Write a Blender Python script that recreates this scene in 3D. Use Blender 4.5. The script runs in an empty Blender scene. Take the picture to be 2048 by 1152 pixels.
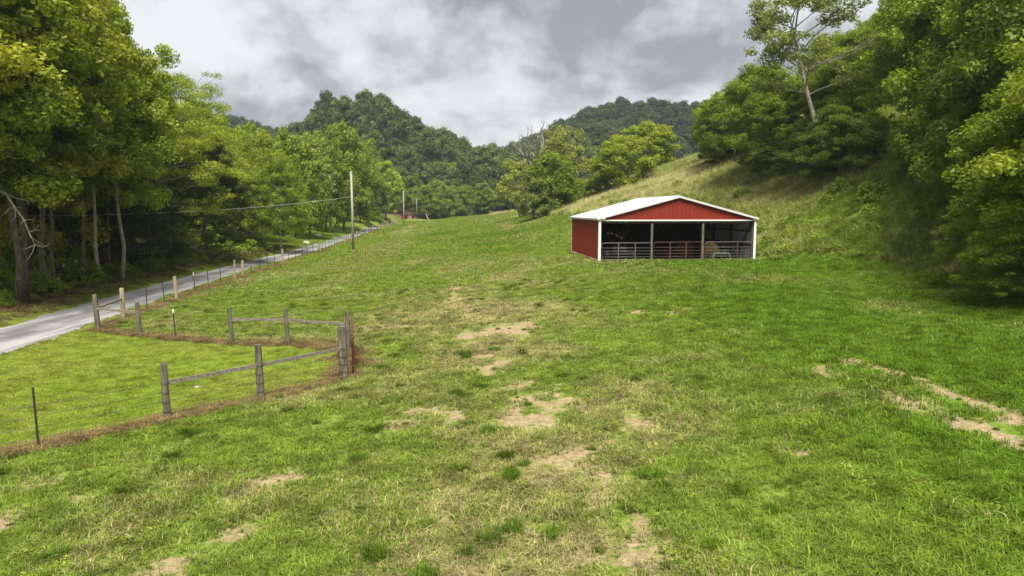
import bpy, math, random
import numpy as np
R = math.radians
random.seed(7); RNG = np.random.default_rng(7)
scene = bpy.context.scene
COL = scene.collection

# ------------------------------------------------------------------ camera, sky, sun, exposure
HAZE_D = 0.0002
CAM_Z = 5.4; PITCH = R(6.5); FPX = 1365.0
cam_d = bpy.data.cameras.new('camera'); cam_d.lens = 24.0; cam_d.sensor_width = 36.0
cam_d.clip_start = 0.1; cam_d.clip_end = 6000
cam = bpy.data.objects.new('camera', cam_d); COL.objects.link(cam)
cam.location = (0, 0, CAM_Z); cam.rotation_euler = (math.pi/2 - PITCH, 0, 0)
scene.camera = cam

SUN_EL = R(62); SUN_AZ = R(176)        # azimuth measured clockwise from +Y (north): sun high behind the camera
world = bpy.data.worlds.new('World'); scene.world = world; world.use_nodes = True
wn = world.node_tree.nodes; wl = world.node_tree.links; wn.clear()
def W(t, **k):
    n = wn.new(t)
    for a, b in k.items(): setattr(n, a, b)
    return n
w_out = W('ShaderNodeOutputWorld'); w_bg = W('ShaderNodeBackground'); w_bg.inputs['Strength'].default_value = 0.1
wl.new(w_bg.outputs[0], w_out.inputs['Surface'])
w_sky = W('ShaderNodeTexSky', sky_type='NISHITA', sun_disc=False); w_sky.sun_elevation = SUN_EL; w_sky.sun_rotation = SUN_AZ
w_tc = W('ShaderNodeTexCoord'); w_sep = W('ShaderNodeSeparateXYZ'); wl.new(w_tc.outputs['Generated'], w_sep.inputs[0])
def wm(op, a, b=None, clamp=False):
    n = W('ShaderNodeMath', operation=op, use_clamp=clamp)
    for i, v in enumerate((a, b)):
        if v is None: continue
        if isinstance(v, (int, float)): n.inputs[i].default_value = v
        else: wl.new(v, n.inputs[i])
    return n.outputs[0]
zc = wm('ADD', wm('MAXIMUM', w_sep.outputs[2], 0.0), 0.58)
w_cmb = W('ShaderNodeCombineXYZ')
wl.new(wm('DIVIDE', w_sep.outputs[0], zc), w_cmb.inputs[0]); wl.new(wm('DIVIDE', w_sep.outputs[1], zc), w_cmb.inputs[1])
def wnoise(scale, detail, rough, off, dist=0.0, lac=2.0):
    mp = W('ShaderNodeMapping'); mp.inputs['Location'].default_value = off
    wl.new(w_cmb.outputs[0], mp.inputs[0])
    n = W('ShaderNodeTexNoise'); n.inputs['Scale'].default_value = scale; n.inputs['Detail'].default_value = detail
    n.inputs['Roughness'].default_value = rough; n.inputs['Distortion'].default_value = dist; n.inputs['Lacunarity'].default_value = lac
    wl.new(mp.outputs[0], n.inputs['Vector']); return n.outputs['Fac']
n_big = wnoise(1.3, 3, 0.5, (3.1, 7.7, 0.0), 0.2)
n_mid = wnoise(3.4, 8, 0.56, (11.2, 4.3, 2.0), 0.25)
n_fine = wnoise(8.0, 7, 0.6, (1.2, 9.3, 5.0), 0.2)
cl = wm('ADD', wm('ADD', wm('MULTIPLY', n_big, 0.38), wm('MULTIPLY', n_mid, 0.62)), wm('MULTIPLY', wm('SUBTRACT', n_fine, 0.5), 0.22))
cl = wm('ADD', wm('SUBTRACT', cl, wm('MULTIPLY', w_sep.outputs[2], 0.15)), 0.058)      # overcast is thinner towards the horizon
w_ramp = W('ShaderNodeValToRGB'); wl.new(cl, w_ramp.inputs[0])
el = w_ramp.color_ramp.elements
el[0].position = 0.415; el[0].color = (0.265, 0.275, 0.295, 1)
el[1].position = 0.555; el[1].color = (0.74, 0.742, 0.75, 1)
e = el.new(0.46); e.color = (0.43, 0.44, 0.458, 1)
e = el.new(0.50); e.color = (0.60, 0.606, 0.62, 1)
w_cg = W('ShaderNodeMix', data_type='RGBA'); w_cg.inputs[0].default_value = 0.97   # cloud deck almost closes the blue
CLOUD = W('ShaderNodeVectorMath', operation='SCALE'); CLOUD.inputs['Scale'].default_value = 2.95
wl.new(w_ramp.outputs[0], CLOUD.inputs[0])
wl.new(w_sky.outputs[0], w_cg.inputs[6]); wl.new(CLOUD.outputs[0], w_cg.inputs[7])
wl.new(w_cg.outputs[2], w_bg.inputs['Color'])

sun_d = bpy.data.lights.new('sun', 'SUN'); sun_d.energy = 2.2; sun_d.angle = R(30); sun_d.color = (1.0, 0.95, 0.86)
sun = bpy.data.objects.new('sun', sun_d); COL.objects.link(sun)
sun.rotation_euler = (R(90) - SUN_EL, 0, math.pi - SUN_AZ); sun.location = (0, 0, 200)
scene.view_settings.view_transform = 'Standard'; scene.view_settings.look = 'None'
scene.view_settings.exposure = 2.02; scene.view_settings.gamma = 1.0
scene.cycles.max_bounces = 6; scene.cycles.diffuse_bounces = 3; scene.cycles.transmission_bounces = 4
scene.cycles.volume_bounces = 0; scene.cycles.transparent_max_bounces = 4

# ------------------------------------------------------------------ small helpers
CP_, SP_ = math.cos(PITCH), math.sin(PITCH)
def P(u, v, Y):
    xc = (u - 1024)/FPX; yc = -(v - 576)/FPX
    t = Y/(CP_ + yc*SP_)
    return np.array((xc*t, Y, CAM_Z + t*(-SP_ + yc*CP_)))
def vnoise(x, y, seed=0):
    xi = np.floor(x).astype(np.int64); yi = np.floor(y).astype(np.int64)
    fx = x - xi; fy = y - yi; fx = fx*fx*(3-2*fx); fy = fy*fy*(3-2*fy)
    def hsh(a, b):
        n = (a*374761393 + b*668265263 + seed*1442695041) & 0x7fffffff
        n = ((n ^ (n >> 13))*1274126177) & 0x7fffffff
        return ((n ^ (n >> 16)) & 0xffff)/65535.0
    return (hsh(xi, yi)*(1-fx) + hsh(xi+1, yi)*fx)*(1-fy) + (hsh(xi, yi+1)*(1-fx) + hsh(xi+1, yi+1)*fx)*fy
def fbm(x, y, s, seed=0, oct=4):
    x = np.asarray(x, float)/s; y = np.asarray(y, float)/s; a = 0.5; t = 0; w = 0
    for k in range(oct):
        t = t + a*vnoise(x + 17.3*k, y - 9.1*k, seed + k); w += a; x = x*2.03; y = y*2.03; a *= 0.5
    return t/w
def sstep(a, b, x):
    t = np.clip((x - a)/(b - a), 0, 1); return t*t*(3 - 2*t)
def seg_dist(x, y, pts):
    d = np.full(np.shape(x), 1e9)
    for (ax, ay), (bx, by) in zip(pts[:-1], pts[1:]):
        vx, vy = bx-ax, by-ay; L = vx*vx + vy*vy
        t = np.clip(((x-ax)*vx + (y-ay)*vy)/L, 0, 1)
        d = np.minimum(d, np.hypot(x-ax-t*vx, y-ay-t*vy))
    return d
def in_poly(x, y, poly):
    ins = np.zeros(np.shape(x), bool); n = len(poly); j = n-1
    for i in range(n):
        xi, yi = poly[i]; xj, yj = poly[j]
        c = ((yi > y) != (yj > y)) & (x < (xj-xi)*(y-yi)/((yj-yi) + 1e-12) + xi)
        ins ^= c; j = i
    return ins

# ------------------------------------------------------------------ materials
def new_mat(name):
    m = bpy.data.materials.new(name); m.use_nodes = True; m.node_tree.nodes.clear(); return m
class NT:
    def __init__(s, m): s.m = m; s.t = m.node_tree
    def n(s, t, **k):
        o = s.t.nodes.new(t)
        for a, b in k.items(): setattr(o, a, b)
        return o
    def put(s, sock, v):
        if isinstance(v, bpy.types.NodeSocket): s.t.links.new(v, sock)
        else:
            try: sock.default_value = v
            except Exception: sock.default_value = tuple(v) + (1,)
    def math(s, op, a, b=None, clamp=False):
        o = s.n('ShaderNodeMath', operation=op, use_clamp=clamp); s.put(o.inputs[0], a)
        if b is not None: s.put(o.inputs[1], b)
        return o.outputs[0]
    def mix(s, f, a, b):
        o = s.n('ShaderNodeMix', data_type='RGBA'); s.put(o.inputs[0], f); s.put(o.inputs[6], a); s.put(o.inputs[7], b); return o.outputs[2]
    def noise(s, scale, detail=4, rough=0.55, vec=None, dist=0.0, out='Fac'):
        o = s.n('ShaderNodeTexNoise'); o.inputs['Scale'].default_value = scale; o.inputs['Detail'].default_value = detail
        o.inputs['Roughness'].default_value = rough; o.inputs['Distortion'].default_value = dist
        if vec is not None: s.t.links.new(vec, o.inputs['Vector'])
        return o.outputs[out]
    def ss(s, v, a, b):
        o = s.n('ShaderNodeMapRange', interpolation_type='SMOOTHSTEP'); s.put(o.inputs[0], v); o.inputs[1].default_value = a; o.inputs[2].default_value = b
        return o.outputs[0]
    def pos(s): return s.n('ShaderNodeNewGeometry').outputs['Position']
    def objc(s): return s.n('ShaderNodeTexCoord').outputs['Object']
    def mapv(s, vec, scale=(1,1,1), loc=(0,0,0), rot=(0,0,0)):
        o = s.n('ShaderNodeMapping'); s.t.links.new(vec, o.inputs[0]); o.inputs['Scale'].default_value = scale
        o.inputs['Location'].default_value = loc; o.inputs['Rotation'].default_value = rot; return o.outputs[0]
    def attr(s, name, typ='GEOMETRY', out='Fac'):
        o = s.n('ShaderNodeAttribute', attribute_name=name, attribute_type=typ); return o.outputs[out]
    def rand(s): return s.n('ShaderNodeObjectInfo').outputs['Random']
    def bump(s, h, strength, dist=0.02):
        o = s.n('ShaderNodeBump'); o.inputs['Strength'].default_value = strength; o.inputs['Distance'].default_value = dist
        s.t.links.new(h, o.inputs['Height']); return o.outputs[0]
    def out(s, sh):
        o = s.n('ShaderNodeOutputMaterial'); s.t.links.new(sh, o.inputs['Surface']); return s.m
    def pbsdf(s, col, rough=0.7, metal=0.0, spec=0.4, normal=None):
        o = s.n('ShaderNodeBsdfPrincipled'); s.put(o.inputs['Base Color'], col); s.put(o.inputs['Roughness'], rough)
        o.inputs['Metallic'].default_value = metal; o.inputs['Specular IOR Level'].default_value = spec
        if normal is not None: s.t.links.new(normal, o.inputs['Normal'])
        return o.outputs[0]

def mat_simple(name, c1, c2, scale=4, rough=0.7, metal=0.0, spec=0.4, stretch=(1,1,1), bump=0.0, dirt=None, dirt_amt=0.3):
    t = NT(new_mat(name)); v = t.mapv(t.objc(), stretch)
    n = t.noise(scale, 6, 0.6, v); col = t.mix(t.ss(n, 0.3, 0.7), c1, c2)
    if dirt is not None:
        d = t.ss(t.noise(1.3, 7, 0.65, t.objc()), 0.5, 0.75); col = t.mix(t.math('MULTIPLY', d, dirt_amt), col, dirt)
    nm = t.bump(n, bump) if bump else None
    return t.out(t.pbsdf(col, rough, metal, spec, nm))

def mat_leaf(name, c1, c2, trans=0.40, hue_var=0.25, gloss=0.012):
    t = NT(new_mat(name)); cv = t.attr('cv'); r = t.rand()
    col = t.mix(cv, c1, c2)
    b = t.math('ADD', 1.0 - hue_var*0.5, t.math('MULTIPLY', r, hue_var))
    o = t.n('ShaderNodeVectorMath', operation='SCALE'); t.t.links.new(col, o.inputs[0]); t.t.links.new(b, o.inputs['Scale'])
    d = t.n('ShaderNodeBsdfDiffuse'); t.t.links.new(o.outputs[0], d.inputs[0])
    tr = t.n('ShaderNodeBsdfTranslucent'); tc = t.n('ShaderNodeVectorMath', operation='MULTIPLY'); t.t.links.new(o.outputs[0], tc.inputs[0]); tc.inputs[1].default_value = (1.15, 1.1, 0.55)
    t.t.links.new(tc.outputs[0], tr.inputs[0])
    mx = t.n('ShaderNodeMixShader'); mx.inputs[0].default_value = trans; t.t.links.new(d.outputs[0], mx.inputs[1]); t.t.links.new(tr.outputs[0], mx.inputs[2])
    g = t.n('ShaderNodeBsdfGlossy'); g.inputs['Roughness'].default_value = 0.5; g.inputs[0].default_value = (0.9, 0.95, 1, 1)
    m2 = t.n('ShaderNodeMixShader'); m2.inputs[0].default_value = gloss; t.t.links.new(mx.outputs[0], m2.inputs[1]); t.t.links.new(g.outputs[0], m2.inputs[2])
    return t.out(m2.outputs[0])

LEAF = {
 'mid':    mat_leaf('leaf_mid',    (0.112, 0.172, 0.014), (0.270, 0.345, 0.034)),
 'fresh':  mat_leaf('leaf_fresh',  (0.165, 0.228, 0.018), (0.365, 0.430, 0.042)),
 'yellow': mat_leaf('leaf_yellow', (0.185, 0.225, 0.020), (0.430, 0.450, 0.050)),
 'dark':   mat_leaf('leaf_dark',   (0.068, 0.115, 0.013), (0.165, 0.232, 0.028)),
 'cedar':  mat_leaf('leaf_cedar',  (0.046, 0.062, 0.011), (0.105, 0.122, 0.022), 0.2),
 'syc':    mat_leaf('leaf_pale',   (0.200, 0.240, 0.045), (0.400, 0.430, 0.100)),
 'grey':   mat_leaf('leaf_grey',   (0.130, 0.165, 0.038), (0.255, 0.290, 0.085)),
 'far':    mat_leaf('leaf_far',    (0.050, 0.086, 0.014), (0.120, 0.172, 0.028), 0.25, 0.9),
 'deep':   mat_leaf('leaf_deep',   (0.026, 0.052, 0.013), (0.066, 0.102, 0.024), 0.2, 0.7),
 'weed':   mat_leaf('leaf_weed',   (0.140, 0.200, 0.020), (0.330, 0.400, 0.050), 0.3, 0.5),
}
def mat_bark(name, c1, c2):
    t = NT(new_mat(name)); v = t.mapv(t.objc(), (6, 6, 1.2)); n = t.noise(2.0, 7, 0.65, v)
    n2 = t.noise(0.9, 4, 0.6, t.mapv(t.objc(), (1, 1, 1)))
    col = t.mix(t.ss(n, 0.35, 0.65), c1, c2); col = t.mix(t.math('MULTIPLY', t.ss(n2, 0.5, 0.7), 0.5), col, (0.17, 0.18, 0.13))
    return t.out(t.pbsdf(col, 0.9, 0, 0.2, t.bump(n, 0.6, 0.03)))
BARK = mat_bark('bark_grey_brown', (0.055, 0.045, 0.033), (0.15, 0.13, 0.10))
BARK_PALE = mat_bark('bark_pale', (0.19, 0.17, 0.13), (0.42, 0.39, 0.32))
DEADWOOD = mat_bark('dead_wood', (0.16, 0.145, 0.12), (0.33, 0.305, 0.26))
LIMBWOOD = mat_bark('dead_limb_wood', (0.09, 0.078, 0.06), (0.20, 0.18, 0.145))

WOOD = mat_simple('weathered_wood', (0.065, 0.055, 0.04), (0.185, 0.165, 0.125), 3, 0.9, 0, 0.15, (5, 5, 0.6), 0.5, (0.11, 0.13, 0.06), 0.6)
WOOD_PALE = mat_simple('new_post_wood', (0.24, 0.20, 0.12), (0.42, 0.36, 0.24), 3, 0.85, 0, 0.2, (5, 5, 0.6), 0.4, (0.14, 0.13, 0.08), 0.6)
RAIL = mat_simple('weathered_board', (0.12, 0.10, 0.08), (0.27, 0.235, 0.18), 3, 0.85, 0, 0.2, (1.2, 6, 6), 0.4, (0.10, 0.085, 0.06), 0.6)
POLE = mat_simple('utility_pole_wood', (0.26, 0.235, 0.195), (0.44, 0.41, 0.35), 2.5, 0.9, 0, 0.2, (6, 6, 0.4), 0.4, (0.18, 0.15, 0.11), 0.5)
POLE_BASE = mat_simple('treated_pole_foot', (0.13, 0.075, 0.04), (0.22, 0.13, 0.075), 3, 0.9, 0, 0.2, (6, 6, 0.5), 0.3)
STEEL_DARK = mat_simple('tpost_steel', (0.025, 0.030, 0.025), (0.06, 0.055, 0.045), 9, 0.6, 0.2, 0.4)
WHITE_PAINT = mat_simple('white_paint', (0.70, 0.70, 0.68), (0.80, 0.80, 0.78), 6, 0.5, 0, 0.4)
WIRE = mat_simple('fence_wire', (0.05, 0.045, 0.04), (0.12, 0.10, 0.08), 9, 0.5, 0.4)
CABLE = mat_simple('power_cable', (0.42, 0.43, 0.44), (0.55, 0.56, 0.57), 3, 0.45, 0.3)
RED_GATE = mat_simple('red_gate_paint', (0.085, 0.012, 0.014), (0.15, 0.028, 0.03), 5, 0.4, 0.1, 0.5, (1,1,1), 0, (0.5, 0.25, 0.25), 0.5)
GALV = mat_simple('galvanised_tube', (0.11, 0.105, 0.105), (0.20, 0.195, 0.195), 6, 0.45, 0.3, 0.5, (1,1,1), 0, (0.13, 0.08, 0.06), 0.7)
RUST_TUBE = mat_simple('rusty_red_tube', (0.07, 0.035, 0.032), (0.13, 0.07, 0.062), 6, 0.6, 0.2, 0.4)
BARN_RED = mat_simple('red_sheet_metal', (0.205, 0.023, 0.011), (0.240, 0.029, 0.014), 1.2, 0.5, 0, 0.35, (1, 1, .2), 0, (0.16, 0.03, 0.02), 0.4)
ROOF_WHITE = mat_simple('white_roof_metal', (0.54, 0.55, 0.56), (0.62, 0.62, 0.62), 2, 0.45, 0.0, 0.5, (1,1,1), 0, (0.55, 0.54, 0.50), 0.25)
LINER = mat_simple('bare_liner_metal', (0.42, 0.42, 0.43), (0.55, 0.55, 0.56), 2, 0.5, 0.3, 0.4, (1,1,1), 0, (0.12, 0.10, 0.08), 0.6)
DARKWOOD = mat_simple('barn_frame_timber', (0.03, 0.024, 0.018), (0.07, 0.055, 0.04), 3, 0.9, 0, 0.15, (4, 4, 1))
HAY = mat_simple('round_bale_hay', (0.05, 0.03, 0.013), (0.13, 0.082, 0.036), 16, 0.95, 0, 0.1, (1, 4, 4), 0.9)
GREEN_PAINT = mat_simple('green_implement_paint', (0.06, 0.12, 0.055), (0.14, 0.21, 0.11), 5, 0.5, 0.1, 0.4)
IMPL_RED = mat_simple('reflector_red', (0.5, 0.02, 0.02), (0.6, 0.03, 0.03), 5, 0.4)
DARK_METAL = mat_simple('dark_implement_metal', (0.03, 0.03, 0.03), (0.08, 0.07, 0.065), 6, 0.6, 0.4)
STONE = mat_simple('pale_limestone', (0.33, 0.31, 0.27), (0.52, 0.49, 0.43), 5, 0.9, 0, 0.2, (1,1,1), 0.6)
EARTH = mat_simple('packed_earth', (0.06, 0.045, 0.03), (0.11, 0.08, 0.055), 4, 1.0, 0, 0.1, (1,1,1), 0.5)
PLASTIC = mat_simple('pale_plastic', (0.30, 0.33, 0.37), (0.42, 0.44, 0.48), 8, 0.5)

# ------------------------------------------------------------------ mesh builder
class MB:
    def __init__(s): s.v = []; s.f = []; s.n = 0
    def add(s, verts, faces):
        s.v.append(np.asarray(verts, float)); s.f += [tuple(i + s.n for i in f) for f in faces]; s.n += len(verts); return s
    def box(s, x0, x1, y0, y1, z0, z1):
        v = [(x0,y0,z0),(x1,y0,z0),(x1,y1,z0),(x0,y1,z0),(x0,y0,z1),(x1,y0,z1),(x1,y1,z1),(x0,y1,z1)]
        return s.add(v, [(3,2,1,0),(4,5,6,7),(0,1,5,4),(1,2,6,5),(2,3,7,6),(3,0,4,7)])
    def tube(s, pts, rad, n=8, cap=True, wob=0.0):
        pts = np.asarray(pts, float); m = len(pts); rad = np.full(m, rad) if np.isscalar(rad) else np.asarray(rad, float)
        d = np.gradient(pts, axis=0); d /= np.linalg.norm(d, axis=1)[:, None] + 1e-9
        ref = np.array((0,0,1.0)) if abs(d[0][2]) < 0.9 else np.array((1.0,0,0))
        V = []; a = np.arange(n)*2*math.pi/n
        for i in range(m):
            x = np.cross(ref, d[i]); x /= np.linalg.norm(x) + 1e-9; y = np.cross(d[i], x)
            rr = rad[i]*(1 + wob*np.sin(a*2 + i*1.7) + wob*0.6*np.sin(a*3 - i))
            V.append(pts[i] + np.outer(np.cos(a)*rr, x) + np.outer(np.sin(a)*rr, y))
        F = [(i*n+k, i*n+(k+1) % n, (i+1)*n+(k+1) % n, (i+1)*n+k) for i in range(m-1) for k in range(n)]
        if cap: F += [tuple(range(n))[::-1], tuple(range((m-1)*n, m*n))]
        return s.add(np.vstack(V), F)
    def bar(s, p, q, w, h):          # board from p to q, w wide (horizontal), h high
        p = np.asarray(p, float); q = np.asarray(q, float); d = q-p; d /= np.linalg.norm(d)
        up = np.array((0,0,1.0)) if abs(d[2]) < 0.95 else np.array((0,1.0,0)); x = np.cross(d, up); x /= np.linalg.norm(x); y = np.cross(x, d)
        o = [x*a*w/2 + y*b*h/2 for a, b in ((-1,-1),(1,-1),(1,1),(-1,1))]
        return s.add([p+k for k in o] + [q+k for k in o], [(0,1,2,3),(7,6,5,4),(0,4,5,1),(1,5,6,2),(2,6,7,3),(3,7,4,0)])
    def mesh(s, name, smooth=False):
        me = bpy.data.meshes.new(name); me.from_pydata(np.vstack(s.v).tolist(), [], s.f); me.update()
        if smooth: me.polygons.foreach_set('use_smooth', [True]*len(me.polygons))
        return me
    def build(s, name, mat, parent=None, smooth=False):
        me = s.mesh(name, smooth); me.materials.append(mat); return link(name, me, parent)
def link(name, data, parent=None, loc=None):
    o = bpy.data.objects.new(name, data); COL.objects.link(o); o.parent = parent
    if loc is not None: o.location = loc
    return o
def tag(o, label=None, cat=None, group=None, kind=None):
    if label: o['label'] = label
    if cat: o['category'] = cat
    if group: o['group'] = group
    if kind: o['kind'] = kind
    return o
def empty(name, loc=(0,0,0), rz=0, label=None, cat=None, group=None):
    o = bpy.data.objects.new(name, None); COL.objects.link(o); o.location = loc; o.rotation_euler = (0,0,rz); o.empty_display_size = 0.3
    return tag(o, label, cat, group)
def tri_mesh(name, V, F, k, attrs=()):     # fast mesh from numpy: F is (n,k)
    me = bpy.data.meshes.new(name); n = len(F)
    me.vertices.add(len(V)); me.vertices.foreach_set('co', V.astype(np.float32).ravel())
    me.loops.add(n*k); me.loops.foreach_set('vertex_index', F.astype(np.int32).ravel())
    me.polygons.add(n); me.polygons.foreach_set('loop_start', (np.arange(n)*k).astype(np.int32))
    for an, dom, typ, arr in attrs:
        a = me.attributes.new(an, typ, dom)
        a.data.foreach_set('color' if typ == 'FLOAT_COLOR' else ('vector' if typ == 'FLOAT_VECTOR' else 'value'), np.asarray(arr, np.float32 if typ != 'INT' else np.int32).ravel())
    me.update(calc_edges=True); return me

# ------------------------------------------------------------------ layout lines and terrain
FENCE_N = [(-20.5,6.2),(-14.2,12.1),(-10.75,15.0),(-8.93,17.2),(-7.2,19.1),(-5.36,21.35)]
FENCE_F = [(-6.3,26.0),(-9.1,27.3),(-11.5,27.6),(-14.3,28.6),(-16.3,29.5),(-18.8,30.6)]
FENCE_R = [(-18.8,30.6),(-19.4,33.7),(-20.3,41),(-22.1,55.8),(-23.4,69.5),(-24.4,86.8),(-27.2,111),(-29.3,129),(-32.3,159),(-35.4,187),(-37.7,215),(-39,250),(-41.3,300)]
_fy = [p[1] for p in FENCE_R]; _fx = [p[0] for p in FENCE_R]
ROAD_Y = [-10, 0, 15, 25, 30, 36, 41, 55.8, 69.5, 86.8, 111, 129, 159, 187, 215, 250, 300]
ROAD_X = [-17.6, -17.9, -18.4, -19.15, -19.7, -20.75, -21.5, -23.3, -24.6, -25.7, -28.5, -30.6, -33.6, -36.7, -39.0, -40.6, -43.5]   # right edge
def road_right(y): return np.interp(y, ROAD_Y, ROAD_X)
def road_left(y): return road_right(y) - np.interp(y, [0, 40, 80, 300], [4.0, 3.6, 3.2, 3.4])
LAWN = [(-5.36,21.35),(-6.3,26.0),(-9.1,27.3),(-11.5,27.6),(-16.3,29.5),(-18.8,30.6),(-19.8,31),(-19.15,25),(-18.4,15),(-17.9,0),(-21,0),(-20.5,6.2),(-14.2,12.1),(-10.75,15.0),(-8.93,17.2)]
BARN_O = (6.06, 47.6); BARN_A = R(5.0); BARN_W = 11.25; BARN_D = 10.8; BARN_Z = 1.86
def barn_local(x, y):
    dx, dy = x - BARN_O[0], y - BARN_O[1]; c, s = math.cos(BARN_A), math.sin(BARN_A)
    return dx*c + dy*s, -dx*s + dy*c
TOE = [(19,14),(20.5,22),(21,28),(23.4,34.5),(23.8,39.5),(21.3,43.5),(18.6,48.5),(19.0,54),(17.5,60),(14.5,70),(11,82),(8.0,98),(5.0,120),(2.0,150),(-2,190),(-8,230)]
TOE_X = lambda y: np.interp(y, [p[1] for p in TOE], [p[0] for p in TOE])
CPT = [(-8.9,17.2,0),(-7.2,19.1,0),(-5.3,21.3,0.02),(-6.3,26,0.02),(-11.5,27.6,0),(-18.8,30.6,0),(-20.3,41,0),(-22.1,55.8,0),(-23.4,69.5,0),(-24.4,86.8,0),(-27.2,111,0),(-29.3,129,.05),(-32.3,159,.2),(-35,187,.5),(-38,215,.7),(-41,300,.9),
 (-11,15.2,0),(-20,20,0),(-20,5,0),(-8,5,0),(-2,9,.12),(5,9,.5),(10,10,.8),(0,20,.4),(0,30,.75),(8,20,.95),(8,32,1.4),(15,22,1.45),(0,45,1.1),(-10,45,.45),(-19,80,.35),(-8,60,.9),(-12,80,.9),
 (6,46.5,1.84),(12,47,1.86),(17,47.5,1.88),(5,52,1.86),(5,58,1.86),(11,53,1.86),(17,52,1.9),(11,59,1.9),(15,59,2.2),(20,52,3.1),
 (0,60,1.5),(0,100,2.3),(0,150,3.3),(0,200,4.2),(-12,100,1.4),(-15,150,2.0),(-18,190,2.5),(-21,232,2.75),(-10,225,3.6),(4,215,4.9),(-30,230,1.4),(-5,260,2.6),(-30,280,.8),(-20,300,1.5),
 (21,28,1.7),(23.4,34.5,1.8),(23.8,39.5,1.85),(21.3,43.5,1.9),(18,30,1.6),(18,40,1.75),
 (24.7,50,5.6),(29.7,60,8.4),(25.2,48,6.0),(25.9,40,3.1),(30,40,5.6),(28,33,4.5),(26,26,3.6),(34,45,9.2),
 (29.4,75,9.7),(29,100,11.5),(26,130,12.4),(31,118,13.2),(12.5,110,6.6),(8.8,95,4.6),(1.8,150,3.9),(4.9,120,4.1),(20,80,6.0),(14.5,72,3.2),(18,95,7.8),(14,140,8.0),(10,170,7.0),(20,170,9.6),
 (45,60,17),(45,100,20),(45,30,13),(60,80,28),(60,20,20),(60,150,23),(40,150,15.6),(35,200,13.5),(35,10,7),(80,100,38),(100,60,45),
 (-28,40,.35),(-30,60,.5),(-32,75,.7),(-42,80,2.6),(-50,50,4),(-45,110,1.6),(-38,140,.5),(-45,160,.8),(-60,90,7),(-70,60,10),(-70,140,9),(-90,100,18),(-50,20,3),(-60,200,6),(-50,240,3),(-55,290,4),
 (-30,0,0),(0,-30,0),(30,-10,3),(-60,-30,5),(60,-40,14),(0,-80,1)]
_cp = np.array(CPT, float); _C = 7.0
_d = np.sqrt((_cp[:,None,0]-_cp[None,:,0])**2 + (_cp[:,None,1]-_cp[None,:,1])**2 + _C*_C)
_n = len(_cp); _A = np.zeros((_n+3, _n+3)); _A[:_n,:_n] = -_d - np.eye(_n)*(-0.25); _A[:_n,_n] = 1; _A[:_n,_n+1] = _cp[:,0]/100; _A[:_n,_n+2] = _cp[:,1]/100; _A[_n:,:_n] = _A[:_n,_n:].T
_w = np.linalg.solve(_A, np.concatenate([_cp[:,2], np.zeros(3)]))
HILLS = [(-84,385,30,38,80,42),(-270,640,95,140,100,52),(88,570,62,190,120,62),(-70,860,140,75,100,46),(440,420,110,200,220,80),(-360,330,150,80,220,70)]
def h(x, y):
    x = np.asarray(x, float); y = np.asarray(y, float); sh = x.shape; x = x.ravel(); y = y.ravel()
    xc = np.clip(x, -110, 110); yc = np.clip(y, -85, 305)
    z = np.zeros(len(x))
    for i in range(0, len(x), 20000):
        a = xc[i:i+20000]; b = yc[i:i+20000]
        d = np.sqrt((a[:,None]-_cp[None,:,0])**2 + (b[:,None]-_cp[None,:,1])**2 + _C*_C)
        z[i:i+20000] = -d @ _w[:_n] + _w[_n] + _w[_n+1]*a/100 + _w[_n+2]*b/100
    far = sstep(240, 320, y); z = z*(1-far) + far*np.clip(z, 0, 6)*(1 - sstep(320, 500, y)) + far*sstep(320,500,y)*6
    for cx, cy, sl, sr, sy, H in HILLS:
        sx = np.where(x < cx, sl, sr); g = np.exp(-0.5*((x-cx)/sx)**2 - 0.5*((y-cy)/sy)**2)
        z = z + H*g*sstep(285, 390, y + 0.12*np.abs(x))
    near = 1 - sstep(60, 140, np.hypot(x, y))
    z = z + (fbm(x, y, 3.5, 3) - 0.5)*0.10*near + (fbm(x, y, 14, 8) - 0.5)*0.12
    lx, ly = barn_local(x, y); db = np.maximum(np.maximum(-lx, lx - BARN_W), np.maximum(-ly, ly - BARN_D))
    k = 1 - sstep(0.2, 1.6, db); z = z*(1-k) + (BARN_Z - 0.02)*k
    rr = road_right(y); rl = road_left(y); k = (sstep(rl-1.2, rl-.2, x))*(1-sstep(rr+.2, rr+1.0, x))*(y < 300); zr = np.interp(y, [0,150,187,215,300],[-.02,.1,.45,.65,.9])
    z = z*(1-k) + zr*k
    return z.reshape(sh)
def h1(x, y): return float(h(np.array([x]), np.array([y]))[0])
def hit(u, v):
    lo, hi = 4.0, 400.0
    ys = np.concatenate([np.arange(5, 80, .1), np.arange(80, 400, .5)])
    p = np.array([P(u, v, Y) for Y in ys]); dz = p[:,2] - h(p[:,0], p[:,1])
    i = np.argmax(dz < 0); return (p[i,0], p[i,1]) if dz[i] < 0 else (p[-1,0], p[-1,1])

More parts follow.
